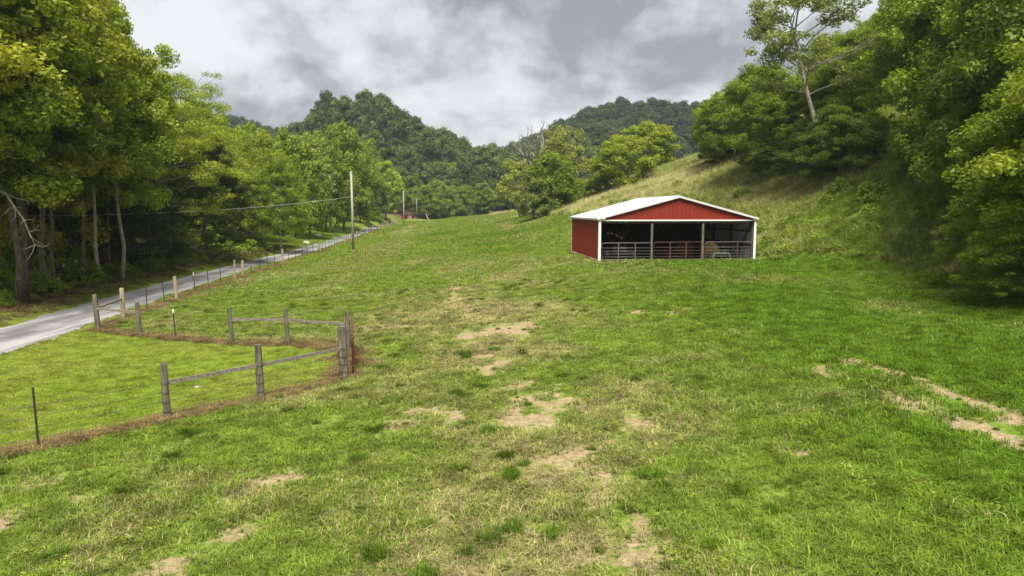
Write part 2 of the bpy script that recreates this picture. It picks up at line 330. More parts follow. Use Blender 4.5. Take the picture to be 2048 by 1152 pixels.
# ------------------------------------------------------------------ ground masks (where the soil is bare, the grass dry, lush, mown ...)
BARE = [(990,735,.85),(1035,772,.8),(1065,802,.6),(960,712,.5),(1090,845,.55),(1030,845,.5),(860,832,.8),(800,846,.8),(760,852,.5),(1150,905,.55),(1185,950,.5),(1110,955,.4),(1075,920,.4),(1190,985,.45),
 (1290,1080,.4),(1310,1125,.3),(345,1135,.45),(450,1095,.35),(490,1062,.3),(525,970,.5),(480,972,.3),(15,1040,.4),(85,965,.35),(140,1000,.3),(985,664,.9),(1040,660,.8),(950,668,.6),(1650,748,.5),(1355,622,.5),(1270,625,.4),
 (1480,664,.3),(1140,1110,.5),(1590,905,.3),(1290,850,.5),(1180,815,.6),(920,575,1.0),(915,600,.8),(655,845,.4),(1000,900,.3),(905,1010,.25),(720,1010,.25)]
BARE_W = [(*hit(u, v), r) for u, v, r in BARE]
TRACKS = [[hit(u, v) for u, v in L] for L in ([(1700,722),(1790,752),(1860,775),(1950,808),(2046,842)], [(1790,795),(1850,820),(1930,850),(2046,890)], [(910,560),(915,600),(940,640)], [(760,850),(850,833),(930,818)])]
MOUND = [hit(u, v) for u, v in ((880,470),(960,500),(1000,470))]
def masks(x, y):
    n1 = fbm(x, y, 1.1, 11, 5); n2 = fbm(x, y, 4.0, 21, 4); n3 = fbm(x, y, 16, 31, 3); nf = fbm(x, y, .45, 41, 3)
    bare = np.zeros(np.shape(x))
    for bx, by, r in BARE_W:
        d = np.hypot(x-bx, (y-by)*0.8)/(r*1.08); bare = np.maximum(bare, (1 - sstep(0.25, 1.35, d + (n1-.5)*2.6 + (nf-.5)*2.0))*.95)
    for k, L in enumerate(TRACKS):
        d = seg_dist(x, y, L); bare = np.maximum(bare, (1 - sstep(.26 if k < 2 else .14, .60 if k < 2 else .42, d + (n1-.5)*.6))*(1.0 if k < 2 else .75))
    pas = 1.0
    bare = np.maximum(bare, sstep(.66, .74, n1)*.6*sstep(.45, .6, n2)*(y < 60))
    # trampled central track is drier, right side lush
    cx = np.interp(y, [8, 20, 35, 60, 120], [0.5, .6, -1.0, -4.0, -9.0])
    mid = np.exp(-((x-cx)/(2.2 + y*.03))**2)*(1 - sstep(30, 75, y)); lft = (1 - sstep(-6, 2, x))*(1 - sstep(18, 40, y))
    dry = np.clip(-.02 + .46*mid + .20*lft + (n2-.5)*2.0 + (n1-.5)*1.3, 0, 1)
    lush = np.clip(sstep(2, 9, x - .04*y)*(1-sstep(45, 62, y)) + (n3-.5)*1.0 - .5*mid, 0, 1)
    far = sstep(40, 90, y)
    u_ = x + .085*y; streak = fbm(u_, y*.02, 2.2, 51, 3)
    dry = dry*(1-far) + far*np.clip(.24 + (streak-.5)*3.2 + (n2-.5)*.6, 0, 1)
    cl = np.zeros(np.shape(x))
    for mx, my in MOUND: cl = np.maximum(cl, np.exp(-((x-mx)/5)**2 - ((y-my)/9)**2))
    lush = np.clip(lush + cl*sstep(.4, .6, n2)*1.2, 0, 1); dry = dry*(1 - .8*cl)
    lawn = in_poly(x, y, LAWN).astype(float)
    lawn = np.maximum(lawn, ((x > road_right(y)) & (x < np.interp(y, _fy, _fx) - .1) & (y > 30) & (y < 300)).astype(float))
    lawn = np.maximum(lawn, ((x < road_left(y) - .9) & (y > 92) & (y < 240) & (x > road_left(y) - 15)).astype(float))
    ds = np.minimum(np.minimum(seg_dist(x, y, FENCE_N), seg_dist(x, y, FENCE_F)), seg_dist(x, y, FENCE_R))
    gate = seg_dist(x, y, [(-5.36,21.35),(-6.3,26)]); ds = np.minimum(ds, np.maximum(gate - .25, 0))
    strip = 1 - sstep(.06, .30, ds + (n1-.5)*.5)
    lawn = np.maximum(lawn, .75*((x < road_left(y) - .1) & (x > road_left(y) - 1.5 - (n1-.5)*1.6) & (y > 26) & (y < 100)))
    litter = ((x < road_left(y) - 1.35 - (n1-.5)*1.6) & (y < 100)).astype(float)*(1 - sstep(88, 100, y))
    litter = np.maximum(litter, ((x < road_left(y) - 14) & (y >= 92)).astype(float)*.9)
    litter = np.maximum(litter, sstep(265, 300, y))
    toe = TOE_X(y); hay = sstep(-.2, 1.4, x - toe + (n2-.5)*2.5)*(y < 300)
    lx, ly = barn_local(x, y); db = np.maximum(np.maximum(-lx, lx-BARN_W), np.maximum(-ly, ly-BARN_D))
    front = (1 - sstep(.15, .75, db + (n1-.5)*.8)); bare = np.maximum(bare, front)
    rr = road_right(y); rl = road_left(y); road = ((x > rl - .1) & (x < rr + .1) & (y < 300)).astype(float)
    bare = bare*(1-lawn)*(1-hay*.9)
    return dict(bare=bare, dry=dry, lush=lush, lawn=lawn, strip=strip, litter=litter, hay=hay, road=road, db=db, n1=n1, n2=n2, n3=n3)

# ------------------------------------------------------------------ ground sheet
def spaced(a, b, s): return np.arange(a, b, s)
xs = np.concatenate([-np.geomspace(690, 52, 46), spaced(-51, -12, .75), spaced(-12, 14, .3), spaced(14, 42, .7), np.geomspace(43, 690, 46)])
ys = np.concatenate([-np.geomspace(90, 6, 14), spaced(-4, 7, 1.0), spaced(7, 34, .3), spaced(34, 64, .5), spaced(64, 130, 1.1), spaced(130, 300, 2.6), np.geomspace(303, 985, 60)])
GX, GY = np.meshgrid(xs, ys); GZ = h(GX, GY)
gm = masks(GX.ravel(), GY.ravel())
GZr = GZ.ravel() - .06*gm['road']
nx, ny = len(xs), len(ys); ii = np.arange(nx*ny).reshape(ny, nx)
F = np.stack([ii[:-1,:-1], ii[:-1,1:], ii[1:,1:], ii[1:,:-1]], -1).reshape(-1, 4)
one = np.ones(nx*ny)
me = tri_mesh('ground', np.stack([GX.ravel(), GY.ravel(), GZr], 1), F, 4, [
  ('m1', 'POINT', 'FLOAT_COLOR', np.stack([gm['bare'], gm['dry'], gm['lush'], one], 1)),
  ('m2', 'POINT', 'FLOAT_COLOR', np.stack([gm['lawn'], np.maximum(gm['litter'], gm['strip']*.75), gm['hay'], one], 1))])
me.polygons.foreach_set('use_smooth', [True]*len(me.polygons))
t = NT(new_mat('pasture_ground')); p = t.pos()
s1 = t.n('ShaderNodeSeparateColor'); t.t.links.new(t.attr('m1', out='Color'), s1.inputs[0])
s2 = t.n('ShaderNodeSeparateColor'); t.t.links.new(t.attr('m2', out='Color'), s2.inputs[0])
nf = t.noise(9, 6, .65, p); nb = t.noise(2.6, 5, .62, p); nm_ = t.noise(1.1, 6, .6, p); nc = t.noise(26, 3, .6, p)
g = t.mix(t.ss(nf, .35, .65), (.080,.125,.016), (.190,.260,.042)); g = t.mix(t.math('MULTIPLY', s1.outputs[2], .6), g, (.100,.190,.014))
straw = t.mix(t.ss(nc, .3, .7), (0.180,0.144,0.060), (0.360,0.294,0.138))
dryf = t.ss(t.math('ADD', s1.outputs[1], t.math('MULTIPLY', t.math('SUBTRACT', nf, .5), 1.4)), .25, .95)
c = t.mix(t.math('MULTIPLY', dryf, .75), g, straw)
c = t.mix(s2.outputs[0], c, t.mix(t.ss(nm_, .3, .7), (0.126,0.180,0.019), (0.180,0.222,0.031)))
c = t.mix(s2.outputs[2], c, t.mix(t.ss(nm_, .35, .65), (.17,.22,.04), (.34,.31,.13)))
soil = t.mix(t.ss(t.noise(7, 8, .75, p), .32, .68), (.19,.135,.075), (.40,.31,.185)); soil = t.mix(t.math('MULTIPLY', t.ss(nc, .45, .7), .6), soil, (.36,.29,.14)); soil = t.mix(t.math('MULTIPLY', t.ss(t.noise(18, 5, .7, p), .58, .68), .7), soil, (.10,.075,.04))
bf = t.ss(t.math('ADD', s1.outputs[0], t.math('ADD', t.math('MULTIPLY', t.math('SUBTRACT', nf, .5), 1.7), t.math('MULTIPLY', t.math('SUBTRACT', nb, .5), 1.5))), .45, 1.0)
c = t.mix(bf, c, soil)
lit = t.mix(t.ss(nf, .3, .7), (0.042,0.029,0.016), (0.156,0.098,0.048)); lit = t.mix(t.math('MULTIPLY', t.ss(nm_, .5, .65), .6), lit, (0.084,0.102,0.024))
c = t.mix(s2.outputs[1], c, lit)
hb = t.math('ADD', t.math('MULTIPLY', nf, 1.0), t.math('MULTIPLY', nc, .5))
t.out(t.pbsdf(c, 1.0, 0, .1, t.bump(hb, .9, .06))); me.materials.append(t.m)
ground = tag(link('ground', me), 'pasture, lawn and hillside ground with bare tan soil patches', None, None, 'structure')

# ------------------------------------------------------------------ gravel road
yy = np.concatenate([np.arange(-10, 120, .8), np.arange(120, 301, 3)]); K = 15
RX = np.array([np.linspace(road_left(y) - .15*math.sin(y*1.3) - .12*math.sin(y*3.1), road_right(y) + .14*math.sin(y*1.1+1) + .12*math.sin(y*2.7), K) for y in yy])
RY = np.repeat(yy[:,None], K, 1); prof = np.interp(np.linspace(0,1,K), [0,.06,.2,.5,.8,.94,1], [-.03,.02,.0,.035,.0,.02,-.03])
RZ = h(RX, RY) + .012 + prof[None]
ii = np.arange(len(yy)*K).reshape(len(yy), K); F = np.stack([ii[:-1,:-1], ii[:-1,1:], ii[1:,1:], ii[1:,:-1]], -1).reshape(-1, 4)
me = tri_mesh('gravel_road', np.stack([RX.ravel(), RY.ravel(), RZ.ravel()], 1), F, 4, [('across', 'POINT', 'FLOAT', np.tile(np.linspace(0,1,K), len(yy)))])
me.polygons.foreach_set('use_smooth', [True]*len(me.polygons))
t = NT(new_mat('road_gravel')); p = t.pos(); a = t.attr('across')
ns = t.noise(1.0, 6, .6, t.mapv(p, (1.6, .14, 1), (0,0,0), (0,0,R(-5)))); n2 = t.noise(30, 4, .7, p); n3 = t.noise(.35, 5, .6, p)
c = t.mix(t.ss(ns, .38, .62), (.135,.132,.133), (.31,.307,.306)); c = t.mix(t.math('MULTIPLY', t.ss(n2, .3, .7), .5), c, (.26,.255,.252))
ctr = t.math('MULTIPLY', t.ss(t.math('ABSOLUTE', t.math('SUBTRACT', a, .47)), .28, .10), t.ss(n3, .35, .6)); c = t.mix(t.math('MULTIPLY', ctr, .75), c, (.085,.080,.078))
t.out(t.pbsdf(c, .95, 0, .2, t.bump(n2, .5, .02))); me.materials.append(t.m)
tag(link('gravel_road', me), 'pale grey gravel lane along the fence with darker wheel tracks', None, None, 'structure')

# ------------------------------------------------------------------ red barn shed
bz = BARN_Z
barn = empty('open_barn', (BARN_O[0], BARN_O[1], bz), BARN_A, 'red sheet metal open-front barn with white roof and white trim', 'barn')
HW = 3.02; RISE = 1.50; OPEN = 2.86
def roof_z(x): return HW + RISE*(1 - abs(x - BARN_W/2)/(BARN_W/2))
def rib_sheet(L, hfun, w=.9, th=.028, z0=0.0):
    """corrugated sheet in the x-z plane, ribs toward -y, x from 0 to L; bottom z0 (or function), top hfun(x)"""
    prof = [(0,0)]
    x = 0
    while x < L - 1e-6:
        for dx, d in ((.09,0),(.115,1),(.155,1),(.18,0),(.30,0)):
            if x + dx <= L + 1e-6: prof.append((x+dx, d))
        x += .30
    if prof[-1][0] < L - 1e-4: prof.append((L, 0))
    b = MB(); V = []
    zb = z0 if callable(z0) else (lambda x: z0)
    for px, d in prof: V += [(px, -d*th, zb(px)), (px, -d*th, hfun(px))]
    n = len(prof); V += [(px, .006, z) for px, d in prof for z in (zb(px), hfun(px))]
    F = [(2*i, 2*i+2, 2*i+3, 2*i+1) for i in range(n-1)] + [(2*n+2*i, 2*n+2*i+1, 2*n+2*i+3, 2*n+2*i+2) for i in range(n-1)]
    return b.add(V, F)
def place(o, loc, rz=0): o.location = loc; o.rotation_euler = (0,0,rz); return o
def sheets(L, hfun, loc, rz, mat, name='wall_sheet', z0=0.0, flat=True):
    nsh = int(math.ceil(L/.9 - .01)); shared = None
    for i in range(nsh):
        a = i*.9; w = min(.9, L-a) - .004
        if flat and shared and w > .88: o = link(name, shared, barn)
        else:
            o = rib_sheet(w, (lambda x, a=a: hfun(x+a)), z0=(lambda x, a=a: z0(x+a)) if callable(z0) else z0).build(name, mat, barn)
            if flat and shared is None: shared = o.data
        c, s = math.cos(rz), math.sin(rz); place(o, (loc[0] + c*a, loc[1] + s*a, loc[2]), rz)
sheets(BARN_D, lambda x: HW-.03, (0, BARN_D, 0), -math.pi/2, BARN_RED, z0=.08)                   # left wall, ribs outward
sheets(BARN_D, lambda x: HW-.03, (BARN_W, 0, 0), math.pi/2, BARN_RED, z0=.08)                   # right wall
sheets(BARN_W, lambda x: roof_z(x)-.04, (BARN_W, BARN_D, 0), math.pi, BARN_RED, z0=.08, flat=False)
sheets(BARN_W, lambda x: roof_z(x)-.04, (0, 0, 0), 0, BARN_RED, name='gable_sheet', z0=OPEN, flat=False)
# inner liner sheets, bare metal on the side walls
for (x0, x1, y0, y1) in ((.05,.056,.12,BARN_D-.1),(BARN_W-.056,BARN_W-.05,.12,BARN_D-.1)):
    b = MB(); n = 46
    for i in range(n):
        a = y0 + (y1-y0)*i/n; w_ = (y1-y0)/n
        b.box(x0 - (.012 if i % 2 and x0 > 5 else 0), x1 + (.012 if i % 2 and x0 < 5 else 0), a, a + w_*.98, .1, HW-.12)
    b.build('liner_wall', LINER, barn)
b = MB(); b.box(.06, BARN_W-.06, BARN_D-.08, BARN_D-.06, .1, HW-.1); b.build('liner_wall', DARKWOOD, barn)  # back liner coloured dark to put the shade of the deep interior into it
# roof sheets, each slope of 0.9 m wide panels running ridge to eave
OVX, OVY = .13, .16
nsh = 13; wsh = (BARN_D + 2*OVY)/nsh
for side in (0, 1):
    xe = -OVX if side == 0 else BARN_W + OVX; ze = HW - OVX*RISE/(BARN_W/2)
    for i in range(nsh):
        y0 = -OVY + i*wsh; prof = [(0,0),(.06,.03),(.10,.03),(.16,0),(.40,0),(.46,.03),(.50,.03),(.56,0),(wsh-.004,0)]
        V = []
        for dy, dz in prof: V += [(xe, y0+dy, ze+dz), (BARN_W/2, y0+dy, HW+RISE+dz)]
        V += [(x, y, z-dz_) for (x, y, z), dz_ in [((xe, y0, ze), .03), ((BARN_W/2, y0, HW+RISE), .03), ((xe, y0+wsh-.004, ze), .03), ((BARN_W/2, y0+wsh-.004, HW+RISE), .03)]]
        m = len(prof)*2; F = [(2*k, 2*k+1, 2*k+3, 2*k+2) for k in range(len(prof)-1)] + [(m, m+2, m+3, m+1), (0, m, m+1, 1), (m-2, m-1, m+3, m+2), (0,)+tuple(range(2, m, 2))+(m+2, m), (1, m+1, m+3)+tuple(range(m-1, 1, -2))]
        MB().add(V, F).build('roof_sheet', ROOF_WHITE, barn)
b = MB(); zr = HW+RISE+.045
b.add([(BARN_W/2+a, y, zr - abs(a)*RISE/(BARN_W/2) + o) for y in (-OVY-.02, BARN_D+OVY+.02) for a, o in ((-.22,0),(0,0),(.22,0),(.22,-.03),(0,-.03),(-.22,-.03))],
      [(0,1,7,6),(1,2,8,7),(2,3,9,8),(3,4,10,9),(4,5,11,10),(5,0,6,11),(0,5,4,3,2,1),(6,7,8,9,10,11)]); b.build('ridge_cap', ROOF_WHITE, barn)
for side in (0, 1):                                       # rake trim along the front gable
    xe = -OVX-.02 if side == 0 else BARN_W+OVX+.02; zz = HW - (OVX+.02)*RISE/(BARN_W/2)
    for yb in (-OVY-.03, BARN_D+OVY+.01):
        b = MB(); b.add([(x, y, z) for y in (yb, yb+.022) for x, z in ((xe, zz-.115), (BARN_W/2, HW+RISE-.115), (BARN_W/2, HW+RISE+.012), (xe, zz+.012))],
                        [(0,1,2,3),(7,6,5,4),(0,4,5,1),(1,5,6,2),(2,6,7,3),(3,7,4,0)]); b.build('rake_trim', ROOF_WHITE, barn)
    b = MB(); x0 = xe if side == 0 else xe-.022; b.box(x0, x0+.022, -OVY, BARN_D+OVY, zz-.13, zz+.0); b.build('eave_trim', ROOF_WHITE, barn)
    b = MB()
    if side == 0: b.box(-.045,.12,-.05,-.032,0,HW-.02); b.box(-.045,-.032,-.032,.14,0,HW-.02)
    else: b.box(BARN_W-.12,BARN_W+.045,-.05,-.032,0,HW-.02); b.box(BARN_W+.032,BARN_W+.045,-.032,.14,0,HW-.02)
    b.build('corner_trim', WHITE_PAINT, barn)
    b = MB()
    if side == 0: b.box(-.045,-.032,BARN_D-.1,BARN_D+.045,0,HW-.02)
    else: b.box(BARN_W+.032,BARN_W+.045,BARN_D-.1,BARN_D+.045,0,HW-.02)
    b.build('corner_trim', WHITE_PAINT, barn)
    b = MB(); x0 = -.04 if side == 0 else BARN_W+.012; b.box(x0, x0+.028, .14, BARN_D-.1, 0.0, .085); b.build('base_trim', WHITE_PAINT, barn)
MB().box(.12, BARN_W-.12, -.048, .0, OPEN-.07, OPEN+.02).build('header_trim', WHITE_PAINT, barn)
MB().box(.08, BARN_W-.08, .03, .12, OPEN-.22, OPEN+.08).build('header_beam', DARKWOOD, barn)
PX = [.12, 3.78, 7.46, BARN_W-.12]
for i, px in enumerate(PX):
    MB().box(px-.075, px+.075, .05 if i in (1,2) else .13, .20 if i in (1,2) else .28, -.02, HW-.2 if i in (0,3) else HW+.4).build('post', WOOD, barn)
for yb in (BARN_D*.36, BARN_D*.68, BARN_D-.2):
    for px in (.14, BARN_W-.14): MB().box(px-.07, px+.07, yb-.07, yb+.07, -.02, HW-.1).build('post', DARKWOOD, barn)
for zz in (1.0, 2.0):
    for px in (.10, BARN_W-.10): MB().box(px-.025, px+.025, .28, BARN_D-.1, zz, zz+.12).build('girt', DARKWOOD, barn)
MB().bar((BARN_W-.16, .25, 2.75), (BARN_W-.16, 2.6, .35), .05, .16).build('brace', DARKWOOD, barn)
for yb in (.15, BARN_D*.36, BARN_D*.68, BARN_D-.2):       # trusses
    b = MB(); b.bar((.1,yb,HW-.16),(BARN_W-.1,yb,HW-.16),.045,.14)
    b.bar((.1,yb,HW-.12),(BARN_W/2,yb,HW+RISE-.14),.045,.14); b.bar((BARN_W-.1,yb,HW-.12),(BARN_W/2,yb,HW+RISE-.14),.045,.14)
    if yb > 1:
        for f in (.3,.5,.7): b.bar((BARN_W*f, yb, HW-.16), (BARN_W*f, yb, roof_z(BARN_W*f)-.14), .045, .1)
    b.build('truss', DARKWOOD, barn)
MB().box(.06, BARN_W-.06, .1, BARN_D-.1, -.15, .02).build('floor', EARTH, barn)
for bx in (1.85, 5.35, 9.25):
    MB().box(bx-.04, bx+.04, -.075, -.049, OPEN-.10, OPEN-.03).build('trim_bracket', WHITE_PAINT, barn)
b = MB(); b.tube([(.30,-.05,OPEN+.08),(.30,-.12,OPEN+.08),(.33,-.2,OPEN+.04)], [.06,.075,.065], 10); fl = b.build('flood_light', WHITE_PAINT, barn)
MB().box(.2,.34,-.055,-.031,OPEN+.03,OPEN+.15).build('mount_plate', DARK_METAL, fl)
def bw(x, y, z=0):
    c, s = math.cos(BARN_A), math.sin(BARN_A); return (BARN_O[0] + c*x - s*y, BARN_O[1] + s*x + c*y, bz + z)

# ------------------------------------------------------------------ tube gates
def arc_rect(L, H0, H1, r, n=5):
    pts = []
    for cx, cz, a0 in ((L-r, H0+r, -90), (L-r, H1-r, 0), (r, H1-r, 90), (r, H0+r, 180)):
        for k in range(n+1): a = R(a0 + 90*k/n); pts.append((cx + r*math.cos(a), 0, cz + r*math.sin(a)))
    pts.append(pts[0]); return pts
def tube_gate(name, loc, rz, L, H0, H1, nr, uprights, mat, label, mats_up=None, tr=.020):
    g = empty(name, loc, rz, label, 'gate')
    MB().tube(arc_rect(L, H0, H1, .16), tr, 8, False).build('frame', mat, g, True)
    zs = [H0 + (H1-H0)*f for f in nr]
    for z in zs: MB().tube([(0,0,z),(L,0,z)], tr*.85, 8).build('rail', mat, g, True)
    for ux in uprights: MB().box(ux-.03, ux+.03, -.035, .035, H0+.01, H1-.01).build('upright', mats_up or mat, g)
    for z in (H0+.25, H1-.25): MB().tube([(-.075,.0,z),(-.02,0,z)], .018, 6).build('hinge', DARK_METAL, g)
    return g
RN = (.17,.34,.51,.70)
tube_gate('tube_gate', bw(.19, -.10), BARN_A, 3.50, .10, 1.27, RN, (1.17, 2.36), GALV, 'silver six-bar tube gate across the left bay of the red barn')
tube_gate('tube_gate', bw(3.93, .0), BARN_A, 3.42, .10, 1.31, RN, (1.15, 2.3), RUST_TUBE, 'rusty red tube gate across the middle bay of the barn')
tube_gate('tube_gate', bw(7.63, .0), BARN_A, 3.40, .10, 1.31, RN, (2.33,), GALV, 'silver tube gate across the right bay, in front of the hay bale', RUST_TUBE)

# round hay bale
n = 40; pts = [(-.62,0,0),(-.60,0,0)]; b = MB(); m = 9
ax = np.linspace(-.68, .68, m); rad = np.array([.72,.80,.83,.84,.845,.84,.83,.80,.72]); V = []; F = []
for i in range(m):
    a = np.arange(n)*2*math.pi/n; rr = rad[i]*(1 + .018*np.sin(a*5+i) + .022*RNG.standard_normal(n))
    V += [(ax[i], rr[k]*math.cos(a[k]), rr[k]*math.sin(a[k])*(.93 if math.sin(a[k]) < 0 else 1)) for k in range(n)]
F = [(i*n+k, i*n+(k+1) % n, (i+1)*n+(k+1) % n, (i+1)*n+k) for i in range(m-1) for k in range(n)] + [tuple(range(n))[::-1], tuple(range((m-1)*n, m*n))]
for loc, rz, lab in (((8.5, 1.55, .64), 1.30, 'round hay bale inside the barn behind the green frame'), ((7.3, 3.1, .63), 1.1, 'round hay bale deeper in the barn, behind the middle gate')):
    o = MB().add(V, F).build('hay_bale', HAY, None, True); o.location = bw(*loc); o.rotation_euler = (0, 0, BARN_A + rz); o.scale = (.80,.80,.80); tag(o, lab, 'hay bale')
# green implement frame standing in front of the right gate bale
gi = empty('implement_frame', bw(9.0, .42), BARN_A, 'low green steel implement frame on the barn floor by the hay bale', 'implement')
MB().bar((-.58,0,.48),(.58,0,.48),.10,.11).build('crossbar', GREEN_PAINT, gi)
for s in (-1, 1):
    MB().bar((s*.55,0,.44),(s*.66,0,.10),.11,.14).build('leg', GREEN_PAINT, gi)
    MB().box(s*.66-.09, s*.66+.09, -.1, .1, .02, .11).build('foot', GREEN_PAINT, gi)
    MB().box(s*.20-.06, s*.20+.06, -.06, .06, .42, .60).build('bracket', GREEN_PAINT, gi)
# hay rake / boom in the dark left bay
im = empty('folded_boom_implement', bw(1.9, 1.9), BARN_A, 'dark folded-boom farm implement with red and white reflector bars in the left bay', 'implement')
MB().box(-.9,.9,-.1,.1,.35,.5).build('axle_beam', DARK_METAL, im)
for s in (-1, 1):
    b = MB(); b.tube([(s*.95-.09,0,.36),(s*.95+.09,0,.36)], .36, 18); b.build('wheel', DARK_METAL, im)
MB().box(-.5,.5,-.3,.3,.5,1.0).build('body', DARK_METAL, im)
MB().bar((.05,0,.9),(.2,0,1.75),.08,.08).build('mast', DARK_METAL, im)
for dx in (-.45,-.2,.1,.4): MB().tube([(.2,0,1.5),(.2+dx*.7,0,1.78),(.22+dx,0,2.05)], .014, 5).build('tine', GALV, im)
pa, pb, pc = np.array((-.95,-.12,1.88)), np.array((-.5,-.12,1.88)), np.array((.18,-.12,1.52))
for a, c_, mt in ((pa, pa+(pb-pa)*.35, WHITE_PAINT), (pa+(pb-pa)*.35, pa+(pb-pa)*.65, IMPL_RED), (pa+(pb-pa)*.65, pb, WHITE_PAINT), (pb, pb+(pc-pb)*.32, IMPL_RED), (pb+(pc-pb)*.32, pb+(pc-pb)*.55, WHITE_PAINT), (pb+(pc-pb)*.55, pb+(pc-pb)*.85, IMPL_RED), (pb+(pc-pb)*.85, pc, WHITE_PAINT)):
    MB().bar(a, c_, .03, .045).build('reflector_bar', mt, im)

# ------------------------------------------------------------------ fences
def wood_post(parent, x, y, H, r, mat, lean=(0,0), square=False, name='post'):
    z = h1(x, y); b = MB(); hh = np.array((-.15, .0, H*.35, H*.7, H*.96, H)); rr = r*np.array((1.06,1.05,1.0,.98,.95,.86))
    pts = [(x + lean[0]*k, y + lean[1]*k, z + k) for k in hh]
    b.tube(pts, rr, 4 if square else 11, True, .03); return b.build(name, mat, parent, False)
def t_post(parent, x, y, H, tip=True, lean=(0,0)):
    z = h1(x, y); t1 = np.array((x + lean[0]*H, y + lean[1]*H, z + H)); t0 = np.array((x, y, z - .15)); k = .88
    o = MB().bar(t0, t0 + (t1-t0)*k, .05, .012).bar(t0, t0 + (t1-t0)*k, .014, .045).build('steel_post', STEEL_DARK, parent)
    MB().bar(t0 + (t1-t0)*k, t1, .052, .016).build('post_tip', WHITE_PAINT if tip else STEEL_DARK, o); return o
def wires(parent, pts, zs, r=.0035):
    for zz in zs:
        L = []
        for (x0, y0), (x1, y1) in zip(pts[:-1], pts[1:]):
            n = max(2, int(math.hypot(x1-x0, y1-y0)/2.5))
            for k in range(n): f = k/n; L.append((x0+(x1-x0)*f, y0+(y1-y0)*f))
        L.append(pts[-1]); L = np.array(L); zz_ = h(L[:,0], L[:,1]) + zz + .012*RNG.standard_normal(len(L))
        MB().tube(np.column_stack([L, zz_]), r, 4, False).build('wire', WIRE, parent)
def rail(parent, a, b_, z, off=0.0, w=.045, hh=.11):
    d = np.array(b_, float) - np.array(a, float); d /= np.linalg.norm(d); p_ = np.array((-d[1], d[0]))*off
    MB().bar((a[0]+p_[0], a[1]+p_[1], h1(*a)+z), (b_[0]+p_[0], b_[1]+p_[1], h1(*b_)+z), w, hh).build('rail', RAIL, parent)
fn = empty('wood_rail_fence', (-8.93, 17.2, h1(-8.93,17.2)), 0, 'near weathered post and rail wire fence running left from the red gate', 'fence')
def W0(par):   # children are authored in world coordinates
    for o in COL.objects:
        if o.parent == par: o.matrix_parent_inverse = par.matrix_basis.inverted()
fn_posts = [(-8.93,17.2,1.50,.088),(-7.2,19.1,1.58,.10)]
for x, y, H, r in fn_posts: wood_post(fn, x, y, H, r, WOOD, (-.02, .01))
wood_post(fn, -5.36, 21.35, 1.68, .142, WOOD, (-.03, 0))
for x, y in ((-10.75,15.0),(-14.2,12.1)): t_post(fn, x, y, 1.42, False, (-.02,0))
rail(fn, (-8.93,17.2), (-7.2,19.1), .98); rail(fn, (-7.2,19.1), (-5.36,21.35), .98)
wires(fn, FENCE_N, (.25,.5,.75,1.0), .0055)
for x, y, H, r in fn_posts + [(-5.36,21.35,1.6,.142)]:          # wire wraps round the posts
    for zz in (.25,.5,.75,1.0): 
        z = h1(x, y) + zz; a = np.linspace(0, 2*math.pi, 13); MB().tube([(x - .02*zz + (r+.012)*math.cos(k), y + (r+.012)*math.sin(k), z + .02*math.sin(k*1.0)) for k in a], .007, 5, False).build('wire_wrap', WIRE, fn)
W0(fn)
ff = empty('wood_rail_fence', (-11.5, 27.6, h1(-11.5,27.6)), 0, 'post and rail fence beyond the mown lawn, from red gate post to lane corner', 'fence')
for x, y, H, r in ((-6.3,26.0,1.52,.09),(-9.1,27.3,1.45,.082),(-11.5,27.6,1.50,.088),(-16.3,29.5,1.46,.10),(-18.8,30.6,1.64,.11)): wood_post(ff, x, y, H, r, WOOD, (-.035, .0))
rail(ff, (-6.3,26.0), (-9.1,27.3), .98); rail(ff, (-9.1,27.3), (-11.5,27.6), 1.0); rail(ff, (-16.3,29.5), (-18.8,30.6), 1.0, 0, .09, .09)
t_post(ff, -14.3, 28.6, 1.28, True, (-.04,0)); wires(ff, FENCE_F, (.3,.6,.9), .003); W0(ff)
fr = empty('roadside_wire_fence', (-19.4, 33.7, h1(-19.4,33.7)), 0, 'long wire fence of dark steel and pale wooden posts beside the lane', 'fence')
wood_post(fr, -19.4, 33.7, 1.55, .11, WOOD_PALE); rail(fr, (-18.8,30.75), (-19.4,33.6), 1.02, 0, .08, .08)
WP = [41.0, 53.5, 55.8, 69.5, 86.8, 111, 121, 129, 147, 159, 173, 187, 201, 215, 236, 262, 288]
for i, y in enumerate(WP):
    x = float(np.interp(y, _fy, _fx)); wood_post(fr, x, y, 1.42 + .1*math.sin(i*2.3), .07 if i == 1 else .105, WOOD_PALE, (-.06 if i in (0, 4, 5) else .01*math.sin(i), .02))
y = 36.6
while y < 175:
    if min(abs(y - k) for k in WP) > .9: t_post(fr, float(np.interp(y, _fy, _fx)), y, 1.30 + .08*random.random(), random.random() < .12, (random.uniform(-.06,.04), 0))
    y += 2.75 + random.uniform(-.3,.3)
wires(fr, FENCE_R, (.3,.6,.9,1.15), .003); W0(fr)
for k, (u, Y) in enumerate(((316, 66), (347, 70), (125, 45), (150, 48))):
    o = empty('fence_stake', (0,0,0), 0, ('dark steel stake in the sunny gap behind the tree trunks, nearest the big cedar' if k == 1 else 'dark steel stake in the grassy gap left of the cedar' if k == 0 else 'pale-tipped stake in the dark wood, left of two' if k == 2 else 'pale-tipped stake in the dark wood, right of two'), 'stake')
    x = (u-1024)/FPX*Y; o.location = (x, Y, h1(x, Y)); t_post(o, x, Y, 1.35, k >= 2); W0(o)
